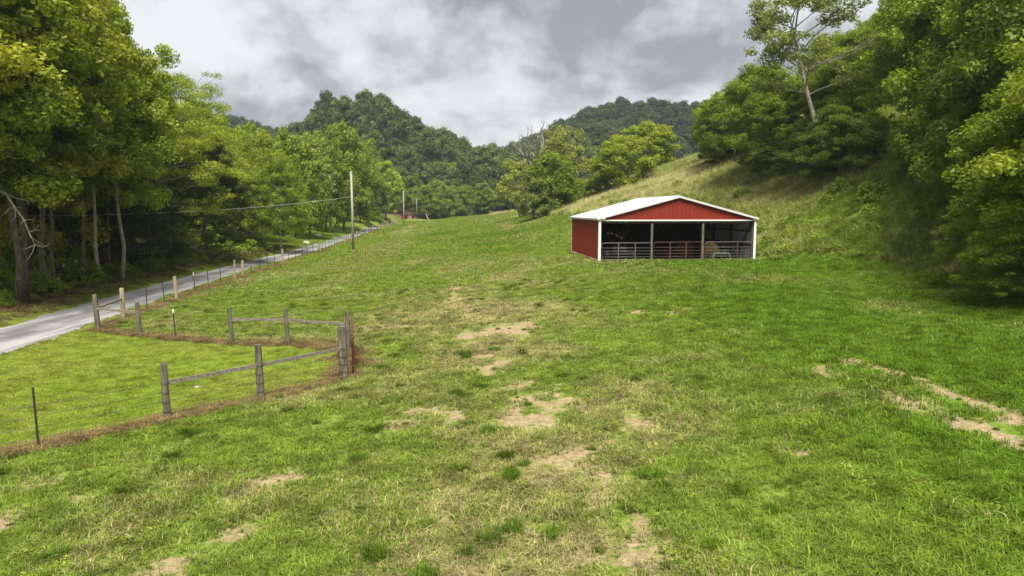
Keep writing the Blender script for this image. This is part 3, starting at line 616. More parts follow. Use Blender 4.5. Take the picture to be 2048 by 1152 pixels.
# red gate between the two gate posts, seen edge-on
ga = np.array((-5.12, 21.55)); gb = np.array((-6.14, 25.95)); gd = gb-ga
tube_gate('red_gate', (ga[0], ga[1], h1(*ga)), math.atan2(gd[1], gd[0]), float(np.linalg.norm(gd)), .10, 1.34, (.2,.4,.6,.8), (1.1, 2.25, 3.4), RED_GATE, 'red tube gate between the two gate posts, seen nearly edge-on', None, .03)

# ------------------------------------------------------------------ utility poles and wires
def pole(u, Y, H, r, label, arm=False):
    x = (u-1024)/FPX*(Y*CP_ + 3*SP_); z = h1(x, Y); o = empty('utility_pole', (x, Y, z), 0, label, 'utility pole')
    MB().tube([(0,0,.45),(0,0,H*.5),(-.02,0,H)], [r,r*.85,r*.68], 12).build('shaft', POLE, o, True)
    MB().tube([(0,0,-.3),(0,0,.45)], [r*1.06,r*1.02], 12).build('foot', POLE_BASE, o, True)
    b = MB(); b.tube([(0,-r*.7,H-.12),(0,-r*.7-.08,H-.12)], .035, 8); b.tube([(0,0,H),(0,0,H+.16)], [.05,.03], 8); b.build('insulator', GALV, o)
    b = MB(); b.tube([(-.13,-.05,H*.75),(-.13,-.05,H*.75+.22)], .04, 8); b.build('bracket', GALV, o)
    if arm: MB().bar((-.1,0,H-.25),(1.5,0,H-.2),.09,.09).build('lamp_arm', POLE, o); MB().tube([(1.3,0,H-.25),(1.3,0,H-.42)],[.12,.2],8).build('lamp_head', GALV, o)
    return x, Y, z
p1 = pole(706, 80, 9.5, .16, 'tall weathered utility pole nearest, standing in the field beside the fence')
p2 = pole(808, 178, 9.6, .15, 'second utility pole along the lane, half way to the woods')
p3 = pole(834, 292, 8.6, .14, 'farthest small utility pole with lamp arm, by the edge of the woods', True)
tt = np.linspace(0, 1, 40)
MB().tube(np.column_stack([p1[0]-.1 - 21*tt, 80 - 42*tt, 6.95 - 5.2*tt + 3.45*tt*tt]), .018, 6, False).build('overhead_wire', CABLE)
tag(bpy.data.objects['overhead_wire'], 'single grey overhead wire sagging left from the nearest utility pole', 'wire')
for a, b_, hz, lab in ((p1, p2, 7.2, 'thin overhead wire between the nearest and second pole'), (p2, p3, 7.4, 'thin overhead wire between the second and farthest pole')):
    A = np.array((a[0], a[1], a[2]+hz)); B = np.array((b_[0], b_[1], b_[2]+hz)); L = A[None] + (B-A)[None]*tt[:,None]; L[:,2] -= 4*1.2*tt*(1-tt)
    tag(MB().tube(L, .012, 5, False).build('overhead_wire', CABLE), lab, 'wire')

# ------------------------------------------------------------------ small things
x, y = -31.2, 69.0; z = h1(x, y); o = empty('snag_stump', (x, y, z), 0, 'weathered grey hollow snag with a hole at its top, beside the lane', 'stump')
b = MB(); n = 14; a = np.arange(n)*2*math.pi/n
V = []; hs = (-.1,.05,.5,.85,1.0,1.12,1.25,1.38)
def rr_(i, k): return (.33,.28,.22,.215,.22,.22,.21,.19)[i]*(1 + .10*math.sin(2*a[k]+i*.3) + .06*math.sin(5*a[k]+i))
for i, zz in enumerate(hs):
    for k in range(n): V.append((rr_(i,k)*math.cos(a[k]), rr_(i,k)*math.sin(a[k]), zz + (.06*math.sin(a[k]*2) if i == 7 else 0)))
hole = {(i, k) for i in (4, 5, 6) for k in (9, 10)}        # opening that faces the lane
F = [(i*n+k, i*n+(k+1) % n, (i+1)*n+(k+1) % n, (i+1)*n+k) for i in range(7) for k in range(n) if (i, k) not in hole]
b.add(V, F); Vi = [(v[0]*.72, v[1]*.72, v[2]) for v in V[3*n:]]; Fi = [(i*n+(k+1) % n, i*n+k, (i+1)*n+k, (i+1)*n+(k+1) % n) for i in range(4) for k in range(n)] + [tuple(range(n))[::-1]]
b.add(Vi, Fi); b.build('hollow_trunk', DEADWOOD, o)
def rock(u, v, Y, s, label, mat=STONE, name='rock', cat='rock'):
    x, yy_, _ = P(u, v, Y); b = MB(); V = []; F = []; n = 9; m = 5
    for i in range(m+1):
        ph = math.pi*i/m
        for k in range(n): r = s*(1 + .22*math.sin(k*2.1+i) + .1*random.uniform(-1,1)); V.append((r*math.sin(ph)*math.cos(k*2*math.pi/n)*1.3, r*math.sin(ph)*math.sin(k*2*math.pi/n), r*.65*math.cos(ph)))
    F = [(i*n+k, (i+1)*n+k, (i+1)*n+(k+1) % n, i*n+(k+1) % n) for i in range(m) for k in range(n)]
    ob = b.add(V, F).build(name, mat); ob.location = (x, yy_, h1(x, yy_) + s*.3); return tag(ob, label, cat)
rock(612, 489, 108, .42, 'pale boulder by the lane, left of the lichen-spotted trunk'); rock(636, 478, 129, .5, 'pale boulder on the bank right of the lichen-spotted trunk')
rock(393, 775, 20.6, .055, 'small whitish bit of litter on the mown lawn', PLASTIC, 'litter_scrap', 'litter')
# far red shed in the wood edge, A-frame and leaning log
x, y, _ = P(811, 440, 285); sh = empty('red_shed', (x, y, h1(x, y)), R(8), 'small dark red shed half hidden at the far wood edge', 'shed')
b = MB(); b.box(-1.8,-.9,0,.12,0,2.6); b.box(.4,1.8,0,.12,0,2.6); b.box(-.9,.4,0,.12,2.0,2.6); b.box(-1.8,-1.68,.12,3.4,0,2.6); b.box(1.68,1.8,.12,3.4,0,2.6); b.box(-1.68,1.68,3.3,3.4,0,2.6); b.build('wall', BARN_RED, sh)
b = MB(); b.add([(-2.1,-.3,2.5),(2.1,-.3,2.75),(2.1,3.7,2.95),(-2.1,3.7,2.7),(-2.1,-.3,2.62),(2.1,-.3,2.87),(2.1,3.7,3.07),(-2.1,3.7,2.82)], [(3,2,1,0),(4,5,6,7),(0,1,5,4),(1,2,6,5),(2,3,7,6),(3,0,4,7)]); b.build('roof', DARK_METAL, sh)
x, y, _ = P(819, 441, 278); af = empty('red_a_frame', (x, y, h1(x, y)), R(20), 'small red swing-like A-frame beside the far shed', 'frame')
for s in (-1, 1):
    for q in (-1, 1): MB().tube([(s*1.0,q*.7,0),(s*.9,0,2.6)], .09, 6).build('leg', RED_GATE, af)
MB().tube([(-1.0,0,2.6),(1.0,0,2.6)], .09, 6).build('top_bar', RED_GATE, af)
x, y, _ = P(857, 440, 262); x2, y2, _ = P(853, 430, 264); 
o = MB().tube([(x, y, h1(x,y)-.1), ((x+x2)/2-.1, y+1, h1(x,y)+1.2), (x2-.3, y2, h1(x,y)+2.6)], [.20,.17,.12], 8).build('leaning_log', DEADWOOD); tag(o, 'pale log leaning against the far wood edge', 'log')

# ------------------------------------------------------------------ trees
def leaves_mesh(name, C, rad, per, size, flat=.65, seed=1, up=.8, cv_c=None, droop=0.0, aspect=.55, outw=.45):
    """leaf-sized folded quads scattered in clumps C (n,3) of radius rad (n)"""
    rng = np.random.default_rng(seed); n = len(C); per = np.broadcast_to(per, (n,)).astype(int); idx = np.repeat(np.arange(n), per); m = len(idx)
    d = rng.standard_normal((m,3)); d /= np.linalg.norm(d, axis=1)[:,None]; r = rng.random(m)**.45
    off = d*r[:,None]*rad[idx][:,None]; off[:,2] *= flat; c = C[idx] + off; c[:,2] -= droop*(off[:,0]**2 + off[:,1]**2)
    nn = rng.standard_normal((m,3))*.55 + d*outw; nn[:,2] += up; nn /= np.linalg.norm(nn, axis=1)[:,None]
    a = rng.standard_normal((m,3)); t_ = np.cross(nn, a); t_ /= np.linalg.norm(t_, axis=1)[:,None] + 1e-9; b_ = np.cross(nn, t_)
    s = size*(.45 + 1.1*rng.random(m))[:,None]
    V = np.empty((m,4,3)); V[:,0] = c - t_*s*.5; V[:,1] = c + b_*s*aspect*.5 - nn*s*.06; V[:,2] = c + t_*s*.5 - nn*s*.08; V[:,3] = c - b_*s*aspect*.5 - nn*s*.06
    F = np.arange(m*4).reshape(m,4)
    ccv = rng.random(n) if cv_c is None else cv_c
    cv = np.clip(.55*ccv[idx] + .45*rng.random(m), 0, 1)
    return tri_mesh(name, V.reshape(-1,3), F, 4, [('cv', 'FACE', 'FLOAT', cv)])

def grow(seed, H, Wd, h0, n_limb, n_sub, prof='round', rise=(15,60), lean=0.0, tr=None):
    rng = np.random.default_rng(seed); b = MB(); tr = tr or H*.0105
    k = 9; zz = np.linspace(0, H*.93, k); wob = np.cumsum(rng.normal(0, H*.008, (k,2)), 0); wob -= wob[0]
    tp = np.column_stack([wob[:,0] + lean*zz, wob[:,1], zz]); tp[0,2] = -.3; rad = tr*np.interp(zz/H, [0,.03,.5,.93], [1.35,1.0,.62,.15])
    b.tube(tp, rad, 9, True, .06); tips = []; sizes = []
    def tr_at(z): return np.array([np.interp(z, zz, tp[:,0]), np.interp(z, zz, tp[:,1]), z])
    for i in range(n_limb):
        g = (i + rng.random())/n_limb; z = H*(h0 + (.93-h0)*g**.9)
        if prof == 'round': L = (math.sin(math.pi*min(1, .22 + .74*g))**.75)
        elif prof == 'wide': L = (math.sin(math.pi*min(1, .30 + .66*g))**.6)
        elif prof == 'cone': L = (1.0 - g)**.85 + .07
        else: L = .5 + .5*math.sin(math.pi*(.1 + .8*g))
        L *= Wd/2*(.72 + .42*rng.random()); az = i*2.399 + rng.normal(0, .35); e_ = R(rise[0] + (rise[1]-rise[0])*g + rng.normal(0, 8))
        p0 = tr_at(z*.92 if prof != 'cone' else z); d = np.array((math.cos(az)*math.cos(e_), math.sin(az)*math.cos(e_), math.sin(e_)))
        m = 5; f = np.linspace(0, 1, m); bend = rng.normal(0, .07, 3)*L
        pts = p0 + d*L*f[:,None] + bend*np.sin(f*math.pi)[:,None] + np.array((0,0,-.10*L))*(f**2)[:,None]
        r0 = max(.02, tr*.42*(L/(Wd/2))**.8); b.tube(pts, r0*(1 - .85*f), 5, False)
        tips.append(pts[-1]); sizes.append(1.0)
        for j in range(n_sub):
            q = .35 + .6*(j + rng.random())/n_sub; base = p0 + (pts[-1]-p0)*q + bend*math.sin(q*math.pi)
            a2 = az + rng.choice((-1,1))*rng.uniform(.4, 1.3); e2 = e_ + rng.normal(.1, .35); l2 = L*rng.uniform(.22, .45)
            d2 = np.array((math.cos(a2)*math.cos(e2), math.sin(a2)*math.cos(e2), math.sin(e2))); tip = base + d2*l2
            b.tube([base, base + d2*l2*.5 + rng.normal(0,.04,3)*l2, tip], [r0*.35, r0*.22, r0*.06], 4, False)
            tips.append(tip); sizes.append(.85)
    tips.append(tp[-1]); sizes.append(1.0)
    return b, np.array(tips), np.array(sizes)
PROTO = {}
def proto(key, seed, H, Wd, h0, n_limb, n_sub, per, leaf, crad, prof='round', bark=None, lm='mid', flat=.6, up=.8, rise=(15,60), lean=0.0, droop=0.0, tr=None, extra=0, aspect=.55, outw=.7, dome=0, dz=.12):
    b, T_, S = grow(seed, H, Wd, h0, n_limb, n_sub, prof, rise, lean, tr); rng = np.random.default_rng(seed+50)
    if extra: 
        e_ = T_[rng.integers(0, len(T_), extra)] + rng.normal(0, Wd*.06, (extra,3)); T_ = np.vstack([T_, e_]); S = np.concatenate([S, np.full(extra, .8)])
    if dome:      # leaf clumps over a lumpy crown envelope so that the crown reads as rounded masses
        a_ = rng.random(dome)*2*math.pi; ph = np.arccos(1 - 1.75*rng.random(dome)); q = rng.random(4)*6.28
        lob = 1 + .17*np.sin(3*a_ + q[0] + 1.3*ph)*np.sin(2*ph + q[1]) + .12*np.sin(5*a_ + q[2])*np.sin(4*ph + q[3]); rr = lob*rng.uniform(.68, 1.0, dome)
        zc_ = H*(dz + (1-dz)*.46); hz_ = H*(1-dz)*.50
        D = np.column_stack([Wd*.47*rr*np.sin(ph)*np.cos(a_) + lean*H*.7, Wd*.47*rr*np.sin(ph)*np.sin(a_), zc_ + hz_*rr*np.cos(ph)]); T_ = np.vstack([T_*np.array((.93,.93,.97)), D]); S = np.concatenate([S, np.full(dome, .95)])
    T_[:,2] = np.maximum(T_[:,2], H*h0*.5 + .3)
    rad = crad*S*rng.uniform(.5, 1.4, len(S)); n = np.maximum(6, per*(rad/crad)**2).astype(int)
    crown = leaves_mesh(key + '_crown', T_, rad, n, leaf, flat, seed+9, up, None, droop, aspect, outw); crown.materials.append(LEAF[lm])
    tm = b.mesh(key + '_trunk', True); tm.materials.append(bark or BARK); PROTO[key] = (tm, crown, H, Wd)
# near trees
proto('edge1', 1, 16, 12, .14, 22, 6, 300, .23, .95, 'round', rise=(0,60), dome=140, flat=.8, up=.5, dz=.02)
proto('edge2', 2, 16, 12, .14, 20, 6, 290, .21, .95, 'wide', rise=(0,58), dome=135, flat=.8, up=.5, dz=.03)
proto('edge3', 3, 16, 11, .20, 22, 5, 230, .20, .9, 'round', rise=(5,55), dome=120, flat=.7, up=.5, dz=.08)
proto('tall1', 4, 20, 10, .30, 22, 6, 280, .23, .9, 'round', dome=115, flat=.75, up=.5, dz=.26, tr=.15)
proto('tall2', 5, 20, 9, .36, 20, 6, 260, .22, .85, 'wide', dome=100, flat=.75, up=.5, dz=.32, tr=.13)
proto('locust', 6, 18, 13, .30, 24, 8, 210, .16, .8, 'wide', rise=(8,50), flat=.5, up=.6, dome=110, dz=.30, aspect=.4, tr=.17)
proto('sparse', 7, 18, 10.5, .46, 20, 7, 150, .20, .68, 'other', bark=BARK_PALE, rise=(25,66), lean=-.21, flat=.8, up=.5, lm='grey')
proto('cedar', 8, 12, 8, .03, 60, 6, 220, .15, .55, 'cone', rise=(0,34), flat=.75, up=.5, lm='cedar', extra=110, aspect=.35)
# middle distance
proto('mid1', 11, 14, 11, .10, 14, 4, 120, .38, 1.05, 'round', dome=150, flat=.85, up=.5, dz=.0, outw=.9)
proto('mid2', 12, 14, 12, .10, 14, 4, 120, .38, 1.1, 'wide', dome=150, flat=.85, up=.5, dz=.0, outw=.9)
proto('mid3', 13, 15, 10, .12, 16, 4, 120, .36, 1.0, 'round', rise=(25,65), dome=140, flat=.85, up=.5, dz=.02, outw=.9)
proto('syc', 14, 16, 12, .15, 20, 6, 90, .40, 1.0, 'round', bark=BARK_PALE, rise=(20,62), lm='syc', dome=60, flat=.85, up=.5, dz=.1)
proto('midsparse', 15, 14, 9, .25, 18, 6, 70, .36, .9, 'wide', bark=BARK_PALE, rise=(20,60), lm='grey', dome=30, dz=.25, flat=.8)
# far woods
for k in range(5):
    rng_ = np.random.default_rng(300+k); n_ = 34; a_ = rng_.random(n_)*2*math.pi; f_ = rng_.random(n_)**.8; ph_ = f_*1.75; RW = 5.2; RH = 5.2 + .7*k % 2
    T_ = np.column_stack([RW*np.sin(ph_)*np.cos(a_), RW*np.sin(ph_)*np.sin(a_), 7.6 + RH*np.cos(ph_)]) + rng_.normal(0, .55, (n_,3)); T_ = np.vstack([T_, np.column_stack([rng_.normal(0,2.2,8), rng_.normal(0,2.2,8), rng_.uniform(1,6,8)])])
    cr = leaves_mesh('far_crown%d' % k, T_, rng_.uniform(1.1, 2.1, len(T_)), 120, .64, .8, 320+k, .55, None, 0, .6, .9); cr.materials.append(LEAF['far']); PROTO['far%d' % k] = (None, cr, 14, 11)
def bush_mesh(key, seed, ncl, Rr, Hh, per, leaf, crad, lm):
    rng = np.random.default_rng(seed); a = rng.random(ncl)*2*math.pi; r = Rr*np.sqrt(rng.random(ncl)); C = np.column_stack([r*np.cos(a), r*np.sin(a), Hh*(1 - .7*(r/Rr)**2)*rng.uniform(.25, .85, ncl)])
    m_ = leaves_mesh(key, C, crad*rng.uniform(.7,1.3,ncl), per, leaf, .8, seed+1, .6); m_.materials.append(LEAF[lm]); return m_

def tree(u, Y, H, Wd, key, label, lm=None, group=None, name='tree', rz=None, dx=0.0, bark=None):
    tm, cm, H0, W0_ = PROTO[key]; x = (u-1024)/FPX*(Y*CP_ + 3*SP_) + dx; z = h1(x, Y)
    o = empty(name, (x, Y, z), RNG.uniform(0, 6.28) if rz is None else rz, label, 'tree', group); o.scale = (Wd/W0_, Wd/W0_, H/H0)
    a = link('trunk', tm, o); c = link('crown', cm, o)
    if lm: c.material_slots[0].link = 'OBJECT'; c.material_slots[0].material = LEAF[lm]
    if bark: a.material_slots[0].link = 'OBJECT'; a.material_slots[0].material = bark
    return o
# --- left wood edge, near to far
tree(-150, 34, 24, 14, 'tall1', 'huge tree cropped by the left edge of the picture, overhanging the wood', 'yellow')
tree(28, 37, 21, 11, 'tall1', 'twin-trunk tree nearest the lane at the far left', 'fresh')
tree(48, 38, 17, 9, 'tall2', 'second stem of the twin-trunk pair at the far left', 'dark')
tree(92, 41.5, 21, 11, 'tall1', 'dark tree with paired trunks, second from the left along the lane', 'yellow')
tree(105, 42.5, 18, 8, 'tall2', 'right stem of the paired dark trunks beside the lane', 'dark')
tree(50, 47, 25, 14, 'edge1', 'bright yellow-green maple crown high in the upper left corner', 'yellow')
tree(168, 46.5, 21, 9, 'tall2', 'slender curved pale trunk, left of three slim trees by the lane', 'mid')
tree(194, 48, 20, 9, 'tall2', 'slender leaning trunk, middle of three slim trees by the lane', 'fresh', bark=BARK_PALE)
tree(241, 50, 20, 9, 'tall1', 'straight pale-barked slim tree, right of three by the lane', 'fresh', bark=BARK_PALE)
tree(218, 53, 14, 6, 'tall2', 'thin dark tree just behind the slim pale trunks', 'dark')
tree(140, 56, 24.5, 15, 'edge2', 'tall rounded tree rising above the slim trunks, upper left', 'fresh')
tree(330, 62, 18.6, 14, 'locust', 'spreading feathery tree with fine leaves against the sky, upper left', 'fresh')
tree(268, 66, 15, 9, 'cedar', 'dark conifer hidden behind the slim trunks', 'cedar')
tree(418, 68, 12.6, 11.5, 'cedar', 'big dark olive cedar sweeping to the ground beside the lane', 'cedar')
tree(300, 58, 9, 7, 'cedar', 'smaller dark cedar just right of the straight slim trunk', 'cedar')
tree(395, 88, 16.5, 12, 'edge2', 'leafy tree standing behind the big cedar', 'mid')
tree(470, 84, 12.5, 9, 'edge3', 'light green tree just right of the big cedar', 'fresh')
tree(562, 84, 12, 8, 'edge3', 'tree with a short pale trunk beside the lane, mid left', 'mid', bark=BARK_PALE)
tree(520, 92, 15.5, 10, 'edge1', 'rounded green tree between cedar and short pale trunk', 'fresh')
tree(505, 105, 18, 12, 'mid1', 'tall leafy tree behind the left wood edge, under the far ridge', 'mid')
tree(620, 132, 18.5, 11.5, 'midsparse', 'greyish lichen-covered tree with a spotted trunk on the lane bank', 'grey')
tree(590, 122, 18.5, 12, 'mid2', 'broad green crown behind the lichen-covered tree', 'mid')
tree(652, 150, 21, 13, 'mid3', 'leafy tree left of the tallest central tree', 'mid')
tree(688, 165, 26.5, 15, 'mid1', 'tallest central broad tree on the left, in front of the hill', 'mid')
tree(720, 196, 23, 14, 'mid2', 'rounded tree directly behind the nearest utility pole', 'mid')
tree(746, 226, 17, 12, 'mid1', 'low leafy tree left of the bright rounded one', 'dark')
tree(772, 242, 21, 14, 'mid3', 'bright rounded tree left of the second utility pole', 'fresh')
tree(735, 262, 28, 16, 'mid2', 'tall green tree behind the bright rounded one', 'mid')
tree(440, 112, 17, 13, 'mid3', 'tall rounded tree on the skyline right of the feathery one', 'mid')
# --- centre, on the field edge
tree(1100, 118, 11, 9.8, 'mid1', 'dense dark green tree in the centre, foliage down to the grass', 'mid')
tree(1066, 116, 7.5, 7, 'mid2', 'low lighter bush-like tree at the left foot of the dense dark one', 'grey')
tree(1143, 121, 5, 5.5, 'mid2', 'small rounded tree at the right foot of the dense dark one', 'mid')
tree(1122, 131, 15.2, 10.5, 'syc', 'pale yellow-green sycamore rising behind the dense dark tree')
tree(1040, 135, 11.5, 10, 'syc', 'pale sycamore crown on the left, below the dead tree')
tree(1243, 118, 9.0, 12, 'mid2', 'broad bright bushy tree on the slope behind the barn', 'fresh')
tree(1196, 120, 3.4, 5, 'mid1', 'low dark shrubby tree left of the broad bushy one', 'mid')
tree(1290, 134, 10.2, 11.5, 'mid1', 'round bright green tree standing on the hay slope crest', 'fresh')
# --- right hillside
tree(1440, 101, 10.5, 9.5, 'mid3', 'dark leaning-topped tree at the left end of the hillside wood', 'mid')
tree(1428, 112, 8.5, 8, 'mid1', 'smaller tree behind the left end of the hillside wood', 'dark')
tree(1462, 92, 10.5, 10, 'edge1', 'leafy tree second from the left in the hillside wood', 'mid')
tree(1530, 78, 12.0, 12, 'edge2', 'spreading green tree in the middle of the hillside wood', 'mid')
tree(1600, 74, 8.5, 11, 'edge1', 'low dense tree shading the slope, right of the spreading one', 'mid')
tree(1652, 64, 16.6, 14, 'sparse', 'tall thin pale-barked tree with sparse crown above the hillside', 'grey', rz=0)
tree(1672, 60, 6.5, 8, 'edge2', 'dense low tree at the foot of the tall sparse one', 'dark')
tree(1690, 68, 10.5, 9, 'edge1', 'leafy tree crowding the trunk of the tall sparse one on its right', 'mid')
tree(1712, 82, 9.5, 12, 'edge1', 'tree behind the tall sparse one, upper right', 'mid')
tree(1500, 100, 11.5, 11, 'edge2', 'background tree filling the hillside wood, left of the sparse tree', 'mid')
tree(1900, 48, 16, 12, 'edge1', 'big dark tree at the left front of the right-hand wood', 'mid')
tree(1890, 56, 19, 12, 'edge2', 'tall tree rising out of the top of the picture on the right', 'mid')
tree(2000, 41, 17, 12, 'edge2', 'dense dark tree overhanging the bank, right side', 'mid')
tree(2095, 36, 17, 12, 'edge1', 'dark tree right of the bank, cropped by the right edge', 'dark')
tree(2010, 47, 21, 13, 'edge2', 'very tall tree behind, cropped by the upper right corner', 'mid')
tree(2300, 23.5, 11.5, 10.5, 'edge3', 'bright foreground tree leaning in from the right edge', 'fresh')
tree(2150, 29, 10, 9, 'edge1', 'low leafy tree under the bright foreground one on the right', 'mid')
for u, Y, H, Wd, lab, lm in ((1850,49,3.6,5.5,'low dense shrub at the left foot of the right-hand wood','mid'),(1935,42.5,3.6,5.5,'rounded shrub on the bank under the right-hand trees','mid'),(2000,38,3.4,5.5,'dark shrub spilling down the bank, right side','dark'),(2010,33,4.2,6,'bright shrub near the right edge above the pasture','fresh'),(2050,26.5,3.4,5,'low shrub at the right edge hanging over the pasture','mid'),
   (1545,74,3.6,7,'dark low thicket under the spreading hillside tree','dark'),(1625,66,5.0,8,'dark low thicket under the tall sparse tree','dark'),(1690,62,3.2,5,'leafy low shrub right of the dark thicket','mid'),(1440,97,3.5,6,'dark low shrub at the left end of the hillside wood','dark')):
    tree(u, Y, H, Wd, 'edge2', lab, lm, name='shrub')['category'] = 'shrub'
# --- foot of the far hill
k = 0
for u, Y, H, lm in ((800,318,17,'far'),(826,312,16,'mid'),(850,300,15,'mid'),(872,306,17,'mid'),(893,296,15,'mid'),(912,310,17,'far'),(930,297,15,'mid'),(948,312,18,'far'),(966,302,15,'mid'),(985,318,16,'far'),(1003,330,16,'far'),(1020,345,17,'far'),(860,335,18,'far'),(900,340,19,'mid'),(935,345,19,'far'),(970,350,18,'far'),(785,300,17,'mid'),(760,290,18,'mid')):
    far_lab = ['farthest left tree of the row at the foot of the hill', 'tree behind the red shed at the far field end', 'tree just right of the farthest pole', 'leafy tree right of the leaning log', 'rounded tree under the middle of the wooded hill', 'dark tree in the valley-end row, behind its neighbours', 'brighter rounded tree in the valley-end row', 'tall dark tree in the valley-end row', 'tree above the crest of the field', 'dark tree where the field crest meets the woods', 'dark tree left of the pale sycamore at the valley end', 'farthest dark tree seen in the valley gap', 'second-row tree behind the leaning log', 'second-row tree under the hill top', 'second-row dark tree in the valley end', 'second-row dark tree near the valley gap', 'tree right of the second utility pole at the valley end', 'tree left of the second utility pole at the valley end'][k]
    tree(u, Y, H, 13, ('mid1','mid2','mid3')[k % 3], far_lab, lm, 'trees at the valley end'); k += 1

# dead tree (bare sycamore) in the centre
def bare(seed, H, key, spread=.5):
    rng = np.random.default_rng(seed); b = MB()
    def rec(p, d, L, r, lev):
        f = np.linspace(0, 1, 4); q = p + d*L; mid = rng.normal(0, .05, 3)*L; pts = p + (q-p)*f[:,None] + mid*np.sin(f*math.pi)[:,None]
        b.tube(pts, r*(1 - .45*f), 6 if lev < 2 else 4, False)
        if lev >= 5 or L < .25: return
        for i in range(3 if lev < 3 else 2):
            nd = d + rng.normal(0, spread, 3)*(1.0 if i else .5); nd[2] += .22; nd /= np.linalg.norm(nd); rec(p + (q-p)*rng.uniform(.6, 1.0) if i else q, nd, L*rng.uniform(.55, .82), r*.66*(.9 if i else 1.0), lev+1)
    rec(np.array((0,0,-.3)), np.array((0,0,1.0)), H*.36, H*.024, 0); return b
x = (1072-1024)/FPX*128; o = empty('dead_tree', (x, 128, h1(x,128)), 0, 'bare dead tree with pale upright twigs against the sky, centre', 'tree')
bare(8, 19, 'd', .55).build('trunk', DEADWOOD, o, True)
# dead limb hanging into the picture at the left edge
db = MB(); rng = np.random.default_rng(3); p0 = P(-60, 360, 34)
main = [P(-60,372,34), P(10,386,33.8), P(30,415,33.6), P(48,440,33.5), P(58,465,33.4), P(70,490,33.3)]; db.tube(main, [.07,.055,.045,.035,.025,.010], 6)
for i in range(1, 6):
    for j in range(4):
        a = np.array(main[i]); d = rng.normal(0, .5, 3); d[2] -= .35; db.tube([a, a + d*.35 + rng.normal(0,.08,3), a + d*.8 + rng.normal(0,.12,3)], [.025,.018,.006], 4)
db.tube([P(-70,330,34), P(0,345,33.9), P(12,338,33.9)], [.06,.04,.02], 5)
o = db.build('dead_limb', LIMBWOOD); tag(o, 'bare grey dead limb hanging in front of the dark wood at the left edge', 'branch')

# ------------------------------------------------------------------ scatter (uncountable growth: grass, weeds, far forest)
PROTO_COL = {}
def proto_collection(name, meshes):
    c = bpy.data.collections.new(name)
    for i, m_ in enumerate(meshes): c.objects.link(bpy.data.objects.new('%s_%02d' % (name, i), m_))
    return c
def scatter(name, coll, pts, rot, scl, idx, tint, label):
    me = bpy.data.meshes.new(name); n = len(pts); me.vertices.add(n); me.vertices.foreach_set('co', np.asarray(pts, np.float32).ravel())
    for an, typ, arr in (('rot','FLOAT_VECTOR',rot),('scl','FLOAT_VECTOR',scl),('tint','FLOAT_VECTOR',tint),('idx','INT',idx)):
        a = me.attributes.new(an, typ, 'POINT'); a.data.foreach_set('vector' if typ == 'FLOAT_VECTOR' else 'value', np.asarray(arr, np.int32 if typ == 'INT' else np.float32).ravel())
    o = tag(link(name, me), label, None, None, 'stuff')
    ng = bpy.data.node_groups.new(name, 'GeometryNodeTree'); ng.interface.new_socket('Geometry', in_out='INPUT', socket_type='NodeSocketGeometry'); ng.interface.new_socket('Geometry', in_out='OUTPUT', socket_type='NodeSocketGeometry')
    N = ng.nodes.new; L = ng.links.new; gi = N('NodeGroupInput'); go = N('NodeGroupOutput'); ip = N('GeometryNodeInstanceOnPoints'); ci = N('GeometryNodeCollectionInfo'); ci.inputs['Collection'].default_value = coll
    ci.inputs['Separate Children'].default_value = True; ci.inputs['Reset Children'].default_value = True
    def at(nm, ty): a = N('GeometryNodeInputNamedAttribute'); a.data_type = ty; a.inputs['Name'].default_value = nm; return a.outputs['Attribute']
    e2r = N('FunctionNodeEulerToRotation'); L(at('rot','FLOAT_VECTOR'), e2r.inputs[0])
    ip.inputs['Pick Instance'].default_value = True
    L(gi.outputs[0], ip.inputs['Points']); L(ci.outputs[0], ip.inputs['Instance']); L(at('idx','INT'), ip.inputs['Instance Index']); L(e2r.outputs[0], ip.inputs['Rotation']); L(at('scl','FLOAT_VECTOR'), ip.inputs['Scale']); L(ip.outputs[0], go.inputs[0])
    md = o.modifiers.new('scatter', 'NODES'); md.node_group = ng; return o
def normals(x, y, e=.3):
    nx_ = -(h(x+e, y) - h(x-e, y))/(2*e); ny_ = -(h(x, y+e) - h(x, y-e))/(2*e); n = np.stack([nx_, ny_, np.ones_like(x)], 1); return n/np.linalg.norm(n, axis=1)[:,None]
def eulers(n, rng):
    yaw = rng.random(len(n))*2*math.pi; a = np.stack([np.cos(yaw), np.sin(yaw), np.zeros(len(n))], 1); b_ = np.cross(n, a); b_ /= np.linalg.norm(b_, axis=1)[:,None]; a = np.cross(b_, n)
    return np.stack([np.arctan2(b_[:,2], n[:,2]), -np.arcsin(np.clip(a[:,2], -1, 1)), np.arctan2(a[:,1], a[:,0])], 1)
